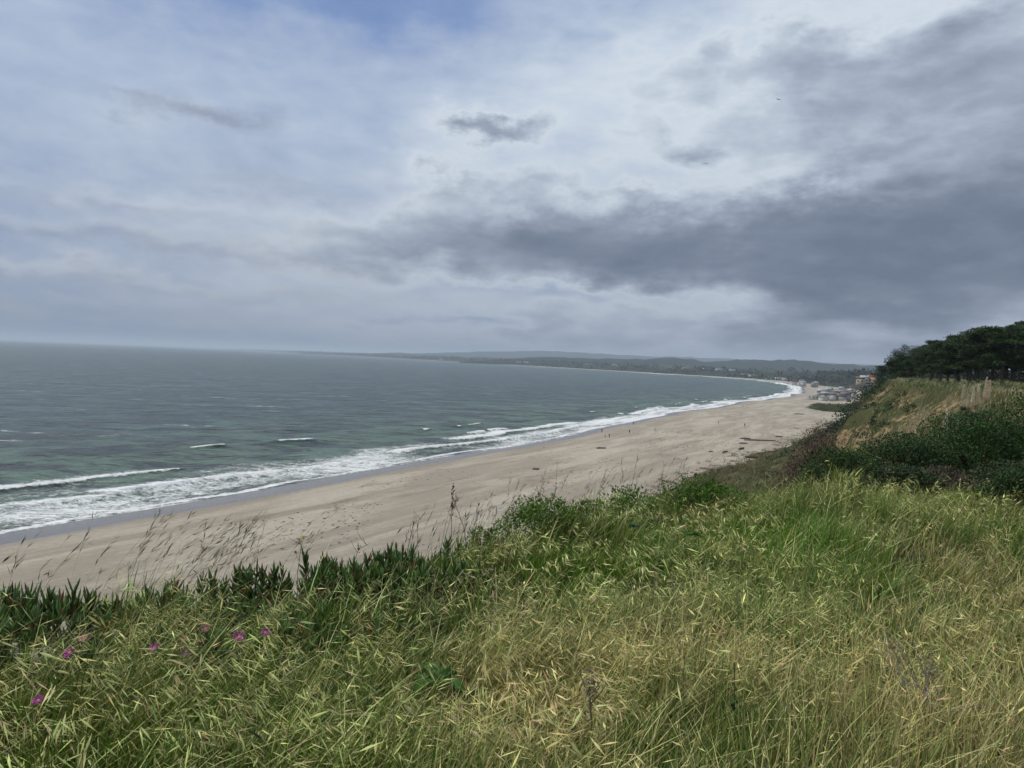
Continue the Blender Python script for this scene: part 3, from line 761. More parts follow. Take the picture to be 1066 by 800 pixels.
ice_spots = [(-2.72, 3.92, .28, 10, 'tallest ice plant clump, at the left end of the bluff edge'),
             (-2.38, 4.05, .19, 8, 'small ice plant clump beside the tallest one on the bluff edge'),
             (-1.92, 4.3, .20, 8, 'low ice plant clump under the densest leaning brome heads'),
             (-1.58, 4.5, .26, 9, 'ice plant clump with upright tips just left of the yellow flower stalk'),
             (-1.20, 4.8, .27, 9, 'broad ice plant clump right of the yellow flower stalk against the sand'),
             (-.85, 5.2, .20, 7, 'rightmost ice plant clump where the dark dry stems begin')]
def ground1(x, y): return float(ground(np.array([x]), np.array([y]))[0])
for (cx, cy, h, k, lab) in ice_spots:
    A = Acc()
    S = np.column_stack([rng.normal(0, .055, k), rng.normal(0, .05, k), np.full(k, -.02)])
    ice_shoots(A, S, h * rng.uniform(.7, 1.05, k), rng.normal(0, .035, (k, 2)))
    r_ = empty('ice_plant', (cx, cy, ground1(cx, cy)))
    A.build('leaves', SM, parent=r_)
    tag(r_, lab, 'ice plant', 'ice plant clumps on the bluff edge')
# magenta flowers
def flower_mesh(rad, col_, cen, np_=26):
    a = np.arange(np_) * 2 * np.pi / np_ + rng.normal(0, .05, np_)
    el_ = rng.normal(.35, .12, np_)
    dv = np.stack([np.cos(a) * np.cos(el_), np.sin(a) * np.cos(el_), np.sin(el_)], -1)
    P = Acc(); V, T = kites(dv * rad * .25, dv, np.full(np_, rad * .85), np.full(np_, rad * .26), fold=.1); P.add(V, T, vary(col_, np_, .12), 5)
    Cn = Acc(); th = np.arange(10) * 2 * np.pi / 10
    V = np.concatenate([np.stack([np.cos(th) * rad * .3, np.sin(th) * rad * .3, 0 * th + rad * .05], -1), np.stack([np.cos(th) * rad * .2, np.sin(th) * rad * .2, 0 * th + rad * .22], -1), [[0, 0, rad * .27]]])
    T = [[i, (i + 1) % 10, 10 + (i + 1) % 10] for i in range(10)] + [[i, 10 + (i + 1) % 10, 10 + i] for i in range(10)] + [[10 + i, 10 + (i + 1) % 10, 20] for i in range(10)]
    Cn.add(V, np.array(T), np.tile(cen, (21, 1)), 1)
    return P, Cn
FM = leaf_mat('petals', trans=.35, rough=.5, spec=.2, vary=.1)
MAG = (.42, .055, .33)
for (px, py, rr, c_, lab) in [(73, 680, .026, MAG, 'magenta ice plant flower below the pale stone, highest on the far left'),
                          (40, 730, .022, MAG, 'half closed magenta ice plant flower low in the grass, lowest of all the flowers'),
                          (161, 675, .023, MAG, 'magenta ice plant flower standing by itself left of the flower pair'),
                          (249, 664, .027, MAG, 'open magenta ice plant flower, left one of the close pair'),
                          (276, 659, .021, MAG, 'smaller magenta ice plant flower, right one of the close pair'),
                          (194, 679, .022, (.33, .12, .22), 'faded mauve ice plant flower between the lone one and the pair'),
                          (214, 655, .020, (.36, .17, .21), 'withered pinkish ice plant flower just behind the faded mauve one'),
                          (87, 665, .020, (.55, .30, .28), 'pale pink ice plant flower beside the pale stone')]:
    x, y = on_level(px, py, 28.75)
    r_ = empty('ice_plant_flower', (x, y, 28.75)); r_.rotation_euler = (R(rng.uniform(25, 55)), R(rng.uniform(-15, 15)), rng.uniform(-.5, .5))
    P, Cn = flower_mesh(rr, c_, (.55, .42, .12))
    P.build('petals', FM, parent=r_); Cn.build('flower_center', FM, parent=r_)
    V, Q = tube([(0, 0, 0), (0, .02, -.08), (.01, .09, -.28)], [.004, .004, .004], 5); S_ = Acc(); S_.add(V, Q, np.tile([.06, .09, .03], (len(V), 1)), 1); S_.build('stem', SM, parent=r_)
    tag(r_, lab, 'flower', 'ice plant flowers')
# pale stones under the ice plant
ST = plain('pale_stone', (.42, .37, .31), .9, .1, .25, 14, .6)
def rock(name, loc, sc_, seed, lab, mat_=None, group='pale stones in the ice plant'):
    bm = bmesh.new(); bmesh.ops.create_icosphere(bm, subdivisions=4, radius=1)
    for v in bm.verts:
        n_ = fbm(np.array([v.co.x * 1.3 + seed]), np.array([v.co.y * 1.3 + v.co.z * .9]), 4, seed)[0]
        v.co *= .65 + .7 * n_
        v.co = Vector((v.co.x * sc_[0], v.co.y * sc_[1], v.co.z * sc_[2]))
    me = bpy.data.meshes.new(name); bm.to_mesh(me); bm.free(); me.materials.append(mat_ or ST)
    for p in me.polygons: p.use_smooth = True
    o = bpy.data.objects.new(name, me); C.objects.link(o); o.location = loc; o.rotation_euler = (0, 0, seed)
    return tag(o, lab, 'stone', group)
for (px, py, s_, lab) in [(64, 656, (.085, .06, .05), 'pale rounded stone behind the pale pink flower'), (42, 678, (.055, .05, .03), 'small flat pale stone left of the highest magenta flower'),
                          (10, 678, (.06, .06, .05), 'pinkish stone at the left edge of the ice plant'), (122, 660, (.05, .04, .045), 'small pale stone beside the dead grass tuft')]:
    x, y = on_level(px, py, 28.56); rock('stone', (x, y, 28.54), s_, int(px), lab)

# ------------------------------------------------------------------ leafy plants on the crest
def leafy_bush(nm, loc, rad, nleaf, col_, lsize, lab, cat, group=None, stems=10, mat_=LM, dead=0.0, parts=True, ratio=.5, shell=.5, flat=.75, roof=None):
    r_ = empty(nm, loc)
    A = Acc()
    u = nrm_(rng.normal(0, 1, (nleaf, 3))); u[:, 2] = np.abs(u[:, 2]) * 1.0 - .12
    rr = (shell + (1 - shell) * rng.random(nleaf) ** .6)
    lump = .72 + .6 * fbm(u[:, 0] * 2.2 + loc[0], u[:, 1] * 2.2 + u[:, 2] * 1.7 + loc[1], 4, 12)
    p = u * rr[:, None] * lump[:, None] * np.array(rad)
    gapn = fbm(p[:, 0] / (rad[0] * .22) + 3, p[:, 1] / (rad[0] * .22) + p[:, 2] / (rad[2] * .35), 3, 13)
    k = gapn > .40 + .06 * rng.random(nleaf); p = p[k]; u = u[k]; n = len(p)
    dv = nrm_(u * .55 + rng.normal(0, .6, (n, 3)) + np.array([.15, 0, .05]))
    cl_ = fbm(p[:, 0] / (rad[0] * .3), p[:, 1] / (rad[1] * .3) + p[:, 2] * 2, 3, 14)[:, None]
    c = vary(col_, n, .22, .08) * (.70 + .65 * cl_)
    if dead: dk = rng.random(n) < dead; c[dk] = vary((.15, .10, .06), dk.sum())
    L = lsize * rng.uniform(.6, 1.3, n)
    V, T = kites(p, dv, L, L * ratio, fold=.12); A.add(V, T, c, 5)
    A.build('foliage', mat_, parent=r_)
    if stems:
        B = Acc()
        for _ in range(stems):
            a = rng.uniform(0, 6.28); e = rng.uniform(.5, 1.3)
            tip = np.array([math.cos(a) * math.cos(e) * rad[0], math.sin(a) * math.cos(e) * rad[1], math.sin(e) * rad[2]]) * .78
            V, Q = tube([(0, 0, -.15 * rad[2]), tip * .5 + [0, 0, .08 * rad[2]], tip], [.02 * rad[2], .012 * rad[2], .004 * rad[2]], 5)
            B.add(V, Q, np.tile([.07, .05, .035], (len(V), 1)), 1)
        B.build('stem', WM, parent=r_)
    return tag(r_, lab, cat, group)
def gl(x, y, dz=0): return (x, y, ground1(x, y) + dz)
LG = (.075, .15, .016)
leafy_bush('leafy_shrub', gl(.28, 6.55), (.45, .32, .46), 6000, LG, .034, 'bright green leafy shrub rising above the crest grass, leftmost of the crest shrubs', 'shrub', 'leafy shrubs along the crest')
leafy_bush('leafy_shrub', gl(1.2, 7.4), (.42, .32, .43), 5000, LG, .034, 'low green leafy shrub in the middle of the crest row beside the blue green leaf', 'shrub', 'leafy shrubs along the crest')
leafy_bush('leafy_shrub', gl(2.1, 7.9), (.62, .40, .50), 9000, (.060, .13, .014), .036, 'dark green leafy shrub, rightmost and fullest of the crest shrubs', 'shrub', 'leafy shrubs along the crest')
leafy_bush('leafy_shrub', gl(.75, 7.0), (.34, .25, .36), 3000, (.09, .15, .02), .034, 'small yellowish green shrub half sunk in grass between two crest shrubs', 'shrub', 'leafy shrubs along the crest')
leafy_bush('leafy_shrub', gl(-.2, 6.05), (.18, .16, .28), 800, (.06, .085, .02), .03, 'thin green shrub at the crest just right of the dark dry stems', 'shrub', 'leafy shrubs along the crest')

# broad leaves in the grass
def broad(nm, loc, nl, L, col_, lab, sheen=LM, ratio=.42):
    r_ = empty(nm, loc, rng.uniform(0, 6)); A = Acc()
    for i in range(nl):
        a = i * 2.4 + rng.normal(0, .2); e0 = rng.uniform(.4, 1.0); l = L * rng.uniform(.7, 1.1)
        nl_, nw = 9, 7
        tt = np.linspace(0, 1, nl_); ww = np.linspace(-1, 1, nw); T_, W_ = np.meshgrid(tt, ww, indexing='ij')
        wid = l * ratio * np.sin(np.pi * np.clip(T_ * .93 + .05, 0, 1)) ** .75 * (1 + .12 * np.sin(T_ * 34 + i))
        rad_ = T_ * l; zz = np.sin(e0) * rad_ - .55 * rad_ ** 2 / l + np.abs(W_) ** 1.3 * wid * .35 + .010 * np.sin(T_ * 22 + W_ * 5)
        X = np.cos(a) * rad_ * np.cos(e0 * .7) - np.sin(a) * W_ * wid * .5; Y = np.sin(a) * rad_ * np.cos(e0 * .7) + np.cos(a) * W_ * wid * .5
        V = np.stack([X, Y, zz], -1).reshape(-1, 3); cc = np.tile(vary(col_, 1)[0], (len(V), 1)); cc[(np.abs(W_) < .1).ravel()] *= 1.6
        A.add(V, grid_faces(nl_, nw), cc, 1)
    A.build('leaves', sheen, parent=r_, smooth=True)
    return tag(r_, lab, 'plant', 'broad leaved weeds in the grass')
x, y = on_level(455, 700, 28.62); broad('broad_leaved_weed', (x, y, 28.56), 8, .17, (.045, .115, .018), 'broad leaved weed with rich green crinkled leaves amid tall grass')
x, y = on_level(205, 765, 28.60); broad('broad_leaved_weed', (x, y, 28.56), 6, .12, (.085, .13, .07), 'pale blue green weed leaves low in the grass below the lone magenta flower')
x, y = on_level(660, 541, 28.80); broad('broad_leaved_weed', (x, y, 28.74), 6, .07, (.07, .14, .06), 'glossy blue green leaf rosette below the crest shrubs', ratio=.6)
x, y = on_level(720, 552, 28.70); broad('broad_leaved_weed', (x, y, 28.66), 6, .09, (.05, .12, .02), 'dull green weed rosette under the fullest crest shrub', ratio=.5)

def stalk(nm, base, pts, r0, lab, cat, heads=(), col_=(.10, .085, .06), group=None, mat_=WM, side=0, hcol=(.06, .045, .03), hl=.03):
    r_ = empty(nm, base); A = Acc()
    V, Q = tube(pts, np.linspace(r0, r0 * .45, len(pts)), 5); A.add(V, Q, np.tile(col_, (len(V), 1)), 1)
    pts = np.array(pts, float)
    for _ in range(side):
        f = rng.uniform(.35, .98); i = min(int(f * (len(pts) - 1)), len(pts) - 2); q_ = pts[i] + (pts[i + 1] - pts[i]) * (f * (len(pts) - 1) - i)
        d = nrm_(np.array([rng.normal(0, 1), rng.normal(0, 1), 1.0])) * rng.uniform(.04, .11)
        V, Q = tube([q_, q_ + d * .6, q_ + d + [0, 0, .01]], [r0 * .45, r0 * .35, r0 * .25], 4); A.add(V, Q, np.tile(col_, (len(V), 1)), 1)
    A.build('stem', mat_, parent=r_)
    if len(heads):
        for (hx, hy, hz_, k, sp) in heads:
            Hh = Acc()
            p = np.array([hx, hy, hz_]) + rng.normal(0, 1, (k, 3)) * np.array(sp); dv = nrm_(rng.normal(0, .5, (k, 3)) + [0.2, 0, .8])
            V, T = kites(p, dv, np.full(k, hl), np.full(k, hl * .5)); Hh.add(V, T, vary(hcol, k), 5)
            Hh.build('seed_head', WM, parent=r_)
    return tag(r_, lab, cat, group)
# dock like stalk with dark head, leaning stems
bx, by = -.42, 5.6; g0 = ground1(bx, by)
stalk('seed_stalk', (bx, by, g0), [(0, 0, 0), (.005, 0, .3), (.0, 0, .46), (.0, .0, .60)], .003, 'dry stalk with a dark narrow seed head standing above the crest', 'dry stalk', [(0, 0, .60, 26, (.004, .004, .028)), (.004, 0, .50, 14, (.004, .004, .015))], hcol=(.05, .04, .03), side=2, group='dry stalks at the crest', hl=.022)
bx, by = -1.32, 4.7; g0 = ground1(bx, by)
o = stalk('yellow_flower_stalk', (bx, by, g0), [(0, 0, 0), (-.005, 0, .2), (.01, 0, .36), (.012, 0, .43)], .0026, 'thin stalk with one small yellow flower and dark buds against the sand', 'flower', [(-.02, 0, .33, 8, (.004, .004, .004)), (-.018, 0, .39, 8, (.004, .004, .004)), (.0, 0, .41, 6, (.004, .004, .004))], col_=(.06, .07, .03), side=5, hl=.014)
P, Cn = flower_mesh(.017, (.70, .50, .02), (.45, .3, .02), 14)
for a_, nm in ((P, 'petals'), (Cn, 'flower_center')):
    f_ = a_.build(nm, FM, parent=o); f_.location = (.022, 0, .43); f_.rotation_euler = (R(60), R(20), 0)
for (bx, by, hh, lx, lab) in [(-.72, 5.3, .46, .05, 'dark dry stalk with small side twigs, leftmost at the crest'), (-1.05, 4.95, .34, .06, 'curved dry stalk beside the broad ice plant clump'),
                         (.25, 6.5, .50, .02, 'dry stalk with a bent tip behind the leftmost crest shrub'), (-.3, 5.9, .52, -.12, 'dry stalk leaning left out of the crest grass')]:
    g0 = ground1(bx, by)
    stalk('dry_stalk', (bx, by, g0), [(0, 0, 0), (lx * .3, 0, hh * .5), (lx, 0, hh * .9), (lx * 1.5 + .03, 0, hh)], .003, lab, 'dry stalk', [(lx, 0, hh * .9, 14, (.004, .004, .014))], side=9, group='dry stalks at the crest', hl=.016)
x, y = on_level(622, 800, 28.5); stalk('dry_stalk', (x, y, 28.38), [(0, 0, 0), (-.01, .02, .15), (-.03, .05, .32), (-.035, .06, .40)], .006, 'thick grey stalk with purple grey head in the near straw', 'dry stalk', [(-.035, .06, .41, 60, (.012, .012, .03))], hcol=(.22, .18, .13), side=6, group='dry stalks in the straw', hl=.016)
x, y = on_level(765, 775, 28.5); stalk('green_stalk', (x, y, 28.40), [(0, 0, 0), (0, .01, .18), (-.01, .03, .42)], .0045, 'upright dark green stalk with narrow leaves in the straw', 'green stalk', [(0, .02, .25, 12, (.005, .005, .02))], col_=(.05, .09, .03), hcol=(.05, .10, .03), side=3, hl=.035)
# dead forked branch, right
r_ = empty('dead_branch', (*on_level(1000, 815, 28.4), 28.38)); A = Acc()
def twig(p, d, l, r, lev):
    q_ = p + d * l; mid = p + d * l * .5 + rng.normal(0, .03, 3) * l
    V, Q = tube([p, mid, q_], [r, r * .85, r * .7], 5); A.add(V, Q, np.tile(vary((.23, .19, .16), 1)[0], (len(V), 1)), 1)
    if lev:
        for _ in range(rng.integers(2, 4)): twig(p + d * l * rng.uniform(.45, 1), nrm_(d + rng.normal(0, .33, 3)), l * rng.uniform(.5, .75), r * .62, lev - 1)
twig(np.zeros(3), nrm_(np.array([-.42, .42, .75])), .34, .0055, 4); twig(np.array([.03, 0, 0]), nrm_(np.array([-.25, .3, .85])), .28, .0045, 4)
A.build('branches', WM, parent=r_); tag(r_, 'grey leafless forked branch leaning through the straw', 'dead branch')
r_ = empty('dead_tuft', gl(-2.02, 3.55)); A = Acc(); n = 160
a = rng.uniform(0, 6.28, n)
V, Q = strips(np.zeros((n, 3)) + rng.normal(0, .02, (n, 3)) * [1, 1, 0], rng.uniform(.08, .26, n), np.stack([np.cos(a), np.sin(a)], -1), rng.uniform(.02, .22, n), np.full(n, .003)); A.add(V, Q, vary((.13, .11, .09), n), 10)
A.build('stems', WM, parent=r_); tag(r_, 'dead dark grass tuft beside the small pale stone', 'dead tuft')

# ------------------------------------------------------------------ shrub mass to the right
DG = (.022, .048, .015)
for i, (x, y, rx, ry, rz, nl, c_, lab) in enumerate([
    (10.0, 13.6, 1.9, 1.7, 2.05, 38000, (.036, .082, .020), 'tallest dark green shrub, at the right edge before the cypress trunks'),
    (8.4, 13.2, 1.35, 1.3, 1.55, 30000, (.030, .070, .018), 'dense dark green shrub below the row of pampas plumes'),
    (7.0, 12.9, 1.1, 1.1, 1.0, 20000, (.034, .066, .022), 'lower dark shrub in front of the grassy cliff'),
    (5.75, 12.6, .8, .9, .62, 12000, (.036, .066, .020), 'dark low shrub on the brink beside the ochre cliff'),
    (8.0, 11.3, 1.2, .8, .62, 12000, (.045, .065, .032), 'greyish green low shrub in front of the dense dark one'),
    (6.3, 11.0, 1.0, .7, .50, 8000, (.075, .065, .045), 'greyish brown twiggy shrub before the lower dark shrub'),
    (7.2, 10.1, .9, .55, .72, 13000, (.030, .060, .020), 'small dark shrub nearest the grass, in the middle of the bank'),
    (5.6, 10.4, .75, .55, .62, 9000, (.034, .056, .024), 'small dark shrub nearest the grass, at the seaward end of the bank'),
    (8.7, 10.9, 1.1, .7, .95, 16000, (.028, .064, .018), 'rounded shrub standing against the front of the tallest one'),
    (12.6, 15.0, 2.3, 1.8, 2.1, 22000, (.030, .068, .018), 'dark shrub outermost to the right of the shrub bank')]):
    leafy_bush('coyote_shrub', gl(x, y, -.1), (rx, ry, rz), int(nl * 1.2), c_, .048, lab, 'shrub', 'dark shrubs on the ravine rim', stems=14, dead=.04, shell=.55)
for i, (x, y, rx, rz, lab) in enumerate([(9.1, 21.6, .95, 1.75, 'dark brown leafless shrub, highest of those on the cliff brink'), (7.6, 19.2, .85, 1.5, 'brownish shrub in the middle of the cliff brink row'),
                           (6.25, 16.4, .7, 1.2, 'purple brown twiggy shrub lowest against the sand')]):
    z = ground1(x, y) - .1
    leafy_bush('brown_shrub', (x, y, z), (rx, .9, rz), 9000, (.075, .048, .042), .06, lab, 'shrub', 'brown shrubs on the cliff brink', stems=12, dead=.25, shell=.35)

# ------------------------------------------------------------------ grass and scrub of the far bluff
A = Acc()
n = 90000
y = rng.uniform(52, 210, n); x = ex(y) + rng.uniform(-26, 22, n)
zz = ground(x, y)
nn_ = fbm(x / 5, y / 5, 4, 101); d = edge_d(x, y)
k = (nn_ > .36) | (d > 0); k &= ~((d < -1) & (d > -16) & (fbm(x / 8.3 + 5, y / 8.3, 4, 102) > .53) & (y > 78))
x, y, zz, nn_, d = x[k], y[k], zz[k], nn_[k], d[k]; n = len(x)
c = mixc(vary((.085, .115, .028), n, .2, .08), vary((.30, .25, .13), n, .2, .06), np.clip(sstep(.45, .62, fbm(x / 6, y / 6, 3, 103)) + rng.normal(0, .2, n), 0, 1))
ld = wind_dirs(n, .9); h = rng.uniform(.25, .8, n)
V, Q = strips(np.stack([x, y, zz - .05], -1), h, ld, h * rng.uniform(.2, .9, n), rng.uniform(.05, .10, n), nseg=2, tip=.1); A.add(V, Q, c, 6)
n = 70000; y = rng.uniform(30, 260, n); f = rng.uniform(.12, 1.0, n); x = ex(y) - f * (ex(y) - tx(y)); d = edge_d(x, y)
k = (d < -5) & (x > -.25 * y) ; x, y, f = x[k], y[k], f[k]; n = len(x)
gr = fbm(x / 11, y / 11, 4, 150)
c = mixc(vary((.075, .095, .026), n, .22, .09), vary((.20, .15, .075), n, .22, .08), np.clip(sstep(.45, .6, gr) + rng.normal(0, .25, n), 0, 1)); h = rng.uniform(.2, .6, n) * (.5 + gr)
V, Q = strips(np.column_stack([x, y, ground(x, y) - .04]), h, wind_dirs(n, 1.5), h * rng.uniform(.3, 1.6, n), rng.uniform(.05, .13, n), nseg=2, tip=.15); A.add(V, Q, c, 6)
g2 = A.build('bluff_grass', GM); tag(g2, 'green and tan grass covering the neighbouring bluff', 'grass', kind='stuff')
def scrub_patch(nm, xs, ys, hts, rads, col_, per, ls, lab, matt=LM, sink=.2):
    A = Acc(); n = len(xs); I = np.repeat(np.arange(n), per)
    u = nrm_(rng.normal(0, 1, (len(I), 3))); u[:, 2] = np.abs(u[:, 2]) - .1
    rr = .6 + .4 * rng.random(len(I))
    lump = .75 + .5 * fbm(u[:, 0] * 2 + I, u[:, 1] * 2 + u[:, 2], 3, 15)
    P_ = np.stack([xs, ys, ground(xs, ys) - sink], -1)
    p = P_[I] + u * (rr * lump)[:, None] * np.stack([rads, rads, hts], -1)[I]
    cb = vary(col_, n, .22, .10); c = cb[I] * (1 + rng.normal(0, .2, (len(I), 1))); c = np.clip(c, .004, 1)
    L = ls * rng.uniform(.6, 1.3, len(I)); dv = nrm_(u * .5 + rng.normal(0, .6, (len(I), 3)))
    V, T = kites(p, dv, L, L * .6, fold=.1); A.add(V, T, c, 5)
    o = A.build(nm, matt); return tag(o, lab, 'scrub', kind='stuff')
# scrub on the slopes beyond the spur
n = 900
y = 130 + 620 * rng.random(n) ** 1.2; f = .78 * rng.random(n) ** .8
x = ex(y) - f * (ex(y) - tx(y)) * .93 + 4
k = (y > 190) | (f < .35)
k &= ~((y < 170) & (f < .25))
x, y = x[k], y[k]; n = len(x)
scrub_patch('scrub', x, y, rng.uniform(1.4, 3.6, n) * (1 + y / 900), rng.uniform(1.6, 3.8, n) * (1 + y / 700), (.026, .046, .018), 110, .55, 'dark scrub covering the bluff slope down to the beach')
# toe of the slope: mats of succulents and dune scrub on the sand
n = 1500
y = rng.uniform(120, 420, n); x = tx(y) + rng.normal(3, 5.5, n) - 2
scrub_patch('dune_plants', x, y, rng.uniform(.25, .7, n), rng.uniform(.5, 2.0, n), (.085, .080, .026), 46, .26, 'reddish green dune plants at the foot of the bluff', sink=.1)
n = 500
y = rng.uniform(520, 640, n); x = tx(y) + rng.uniform(-26, 14, n) * sstep(500, 560, y)
scrub_patch('reeds', x, y, rng.uniform(.8, 2.2, n), rng.uniform(2., 4., n), (.075, .085, .03), 50, .7, 'olive reeds where the bluff scrub meets the beach', sink=.1)
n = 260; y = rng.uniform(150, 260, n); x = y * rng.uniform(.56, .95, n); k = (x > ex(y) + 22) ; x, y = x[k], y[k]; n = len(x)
scrub_patch('understorey', x, y, rng.uniform(3, 6.5, n), rng.uniform(3, 6, n), (.012, .020, .009), 90, .8, 'understorey scrub coloured dark as shade behind the cypress trunks')  # scrub added behind the grove, near-black colour stands for shade between trunks
n = 330; y = rng.uniform(62, 150, n); f = rng.uniform(-.12, .5, n); x = ex(y) - f * (ex(y) - tx(y)); k = fbm(x / 9, y / 9, 3, 140) > .47; x, y = x[k], y[k]; n = len(x)
scrub_patch('bluff_scrub', x, y, rng.uniform(.4, 1.3, n), rng.uniform(.5, 1.6, n), (.045, .068, .022), 150, .24, 'green scrub clumps on the face of the neighbouring bluff')
# near slope below the brink
n = 900
y = rng.uniform(12, 200, n); f = rng.random(n); x = ex(y) - f * (ex(y) - tx(y))
k = (edge_d(x, y) < -6) | (y > 40); k &= ~((y > 70) & (y < 150) & (f < .30)); x, y, f = x[k], y[k], f[k]; n = len(x)
scrub_patch('slope_scrub', x, y, rng.uniform(.5, 1.4, n), rng.uniform(.8, 2.4, n), (.05, .062, .022), 120, .22, 'low scrub on the bluff slope under the viewpoint')

# ------------------------------------------------------------------ pampas grass
def pampas(nm, loc, h, lab, nplume=1, tilt=.0, tone=(.6, .54, .42)):
    r_ = empty(nm, loc); n = 260
    A = Acc(); a = rng.uniform(0, 6.28, n)
    V, Q = strips(np.zeros((n, 3)), rng.uniform(.5, 1.3, n), np.stack([np.cos(a), np.sin(a)], -1), rng.uniform(.4, 1.3, n), np.full(n, .035), nseg=4, curl=.35)
    A.add(V, Q, vary((.10, .115, .05), n), 10); A.build('leaves', GM, parent=r_)
    for i in range(nplume):
        P_ = Acc(); a = rng.uniform(0, 6.28); b = rng.uniform(.05, .25) * (i > 0) ; hh = h * rng.uniform(.85, 1.0)
        dx, dy = math.cos(a) * b * .5 + tilt, math.sin(a) * b * .5
        base = np.array([(i - (nplume - 1) / 2) * .55, rng.uniform(-.2, .2), .2]); tip = base + np.array([dx * hh, dy * hh, hh * rng.uniform(.8, 1)])
        V, Q = tube([base, (base + tip) / 2 + [0, 0, .05], tip], [.02, .015, .006], 5); P_.add(V, Q, np.tile([.33, .28, .18], (len(V), 1)), 1)
        k = 900; tt = 1 - .58 * rng.random(k) ** .85; p = base + (tip - base) * tt[:, None]
        wr_ = .19 * np.clip((1 - tt) / .58, 0, 1) ** .55 * np.clip((tt - .40) / .12, .2, 1)
        aa = rng.uniform(0, 6.28, k); dv = nrm_(np.stack([np.cos(aa) * .45 + .2, np.sin(aa) * .45, np.full(k, .85)], -1))
        V, T = kites(p + np.stack([np.cos(aa), np.sin(aa), 0 * aa], -1) * (wr_ * rng.random(k) ** .7)[:, None], dv, rng.uniform(.10, .22, k), np.full(k, .018)); P_.add(V, T, vary(tone, k, .14, .03), 5)
        P_.build('plume', GM, parent=r_)
    return tag(r_, lab, 'pampas grass', 'pampas grass on the neighbouring bluff')
def on_ground(px, py):
    d = ray(px, py); tt = np.geomspace(3, 4000, 24000)
    X = d.x * tt; Y = d.y * tt; Z = EYE + d.z * tt
    h = ground(X, Y); i = np.argmax(Z < h)
    return float(X[i]), float(Y[i]), float(h[i])
def at_dist(px, Y0, h_py=None):
    d = ray(px, 400); x = d.x / d.y * Y0
    return x, Y0
for (px, Y0, dy_, h, k, tl, lab, tone) in [
    (1025, 72, 431, 4.0, 2, .06, 'tallest pinkish pampas plumes at the right end of the plume row', (.62, .50, .38)),
    (1014, 73, 433, 3.2, 2, .04, 'cream pampas plumes second from the right end of the row', (.68, .62, .46)),
    (1006, 74, 434, 2.7, 1, .0, 'single short cream pampas plume in the middle of the right row', (.62, .56, .42)),
    (1002, 75, 436, 2.8, 1, .0, 'narrow pampas plume at the left end of the right row', (.56, .50, .38)),
    (990, 62, 444, 2.6, 3, .02, 'whitish fluffy pampas plumes just above the dark shrub', (.75, .70, .60)),
    (982, 63, 448, 2.2, 2, .12, 'grey pampas plumes leaning right beside the fluffy whitish ones', (.34, .30, .25)),
    (951, 66, 436, 3.2, 1, .45, 'long thin tan plume leaning strongly right over the green slope', (.34, .31, .18)),
    (938, 72, 432, 2.6, 2, .25, 'tan plumes leaning right near the ochre cliff', (.36, .31, .20)),
    (933, 74, 436, 2.2, 1, .2, 'small tan plume lowest beside the ochre cliff', (.36, .31, .20))]:
    d = ray(px, dy_); tt = Y0 / d.y; x = d.x * tt; zb = EYE + d.z * tt
    g = ground1(x, Y0); pampas('pampas_grass', (x, Y0, g - .1), max(h, zb + h - g) if zb > g else h, lab, k, tl, tone)

# ------------------------------------------------------------------ cypress grove
def cypress_mesh(seed, h, r, cb):
    rg = np.random.default_rng(seed)
    T = Acc(); lean = rg.normal(0, .06, 2)
    nt = rg.integers(1, 3)
    crown = Acc()
    tips = []
    for k in range(nt):
        b0 = np.array([rg.normal(0, .25) * k, rg.normal(0, .25) * k, -.3]); ht = h * rg.uniform(.8, .95)
        path = [b0 + np.array([lean[0] * z * (1 + k), lean[1] * z * (1 + k), 0]) + [0, 0, z] for z in np.linspace(0, ht, 7)]
        path = [p + rg.normal(0, .12, 3) * [1, 1, 0] for p in path]
        V, Q = tube(path, np.linspace(.34, .07, 7), 7); T.add(V, Q, np.tile([.085, .07, .055], (len(V), 1)), 1)
        for j in range(15):
            f = rg.uniform(.36, 1); p0 = path[0] + (path[-1] - path[0]) * f
            a = rg.uniform(0, 6.28); l = r * rg.uniform(.5, 1.05) * (1.15 - .55 * f)
            e = rg.uniform(.15, .65)
            p1 = p0 + np.array([math.cos(a) * l, math.sin(a) * l, l * math.tan(e) * .6]); p1[2] = min(p1[2], h)
            V, Q = tube([p0, (p0 + p1) / 2 + [0, 0, -.1], p1], [.11, .07, .03], 5); T.add(V, Q, np.tile([.08, .065, .05], (len(V), 1)), 1)
            tips.append(p1); tips.append((p0 + p1) / 2 + [0, 0, .3])
            if f > .6: tips.append(p1 + rg.normal(0, .9, 3) * [1, 1, .4])
    for p in tips:
        n = 210; u = nrm_(rg.normal(0, 1, (n, 3))); s_ = rg.uniform(.6, 1.5)
        q_ = p + u * (rg.random((n, 1)) ** .4) * np.array([1.35, 1.35, .30]) * s_ + np.array([.15, 0, 0]) * s_
        dv = nrm_(u * [.8, .8, .25] + rg.normal(0, .35, (n, 3)) + [.25, 0, .12])
        L = rg.uniform(.28, .6, n); V, Tt = kites(q_, dv, L, L * .38, fold=.15)
        c = np.clip(np.array((.030, .052, .016)) * (1 + rg.normal(0, .22, (n, 1))) * rg.uniform(.5, 1.7), .003, 1); crown.add(V, Tt, c, 5)  # per-pad brightness puts lit and shaded foliage into the colour
    return T, crown
protos = []
for i, (h, r) in enumerate([(12, 4.0), (13.5, 4.6), (11, 4.2), (12.5, 3.6)]):
    T, cr = cypress_mesh(300 + i, h, r, 0)
    T_o = T.build('trunk', WM, link=False); c_o = cr.build('crown', CM_, link=False)
    protos.append((T_o.data, c_o.data, h))
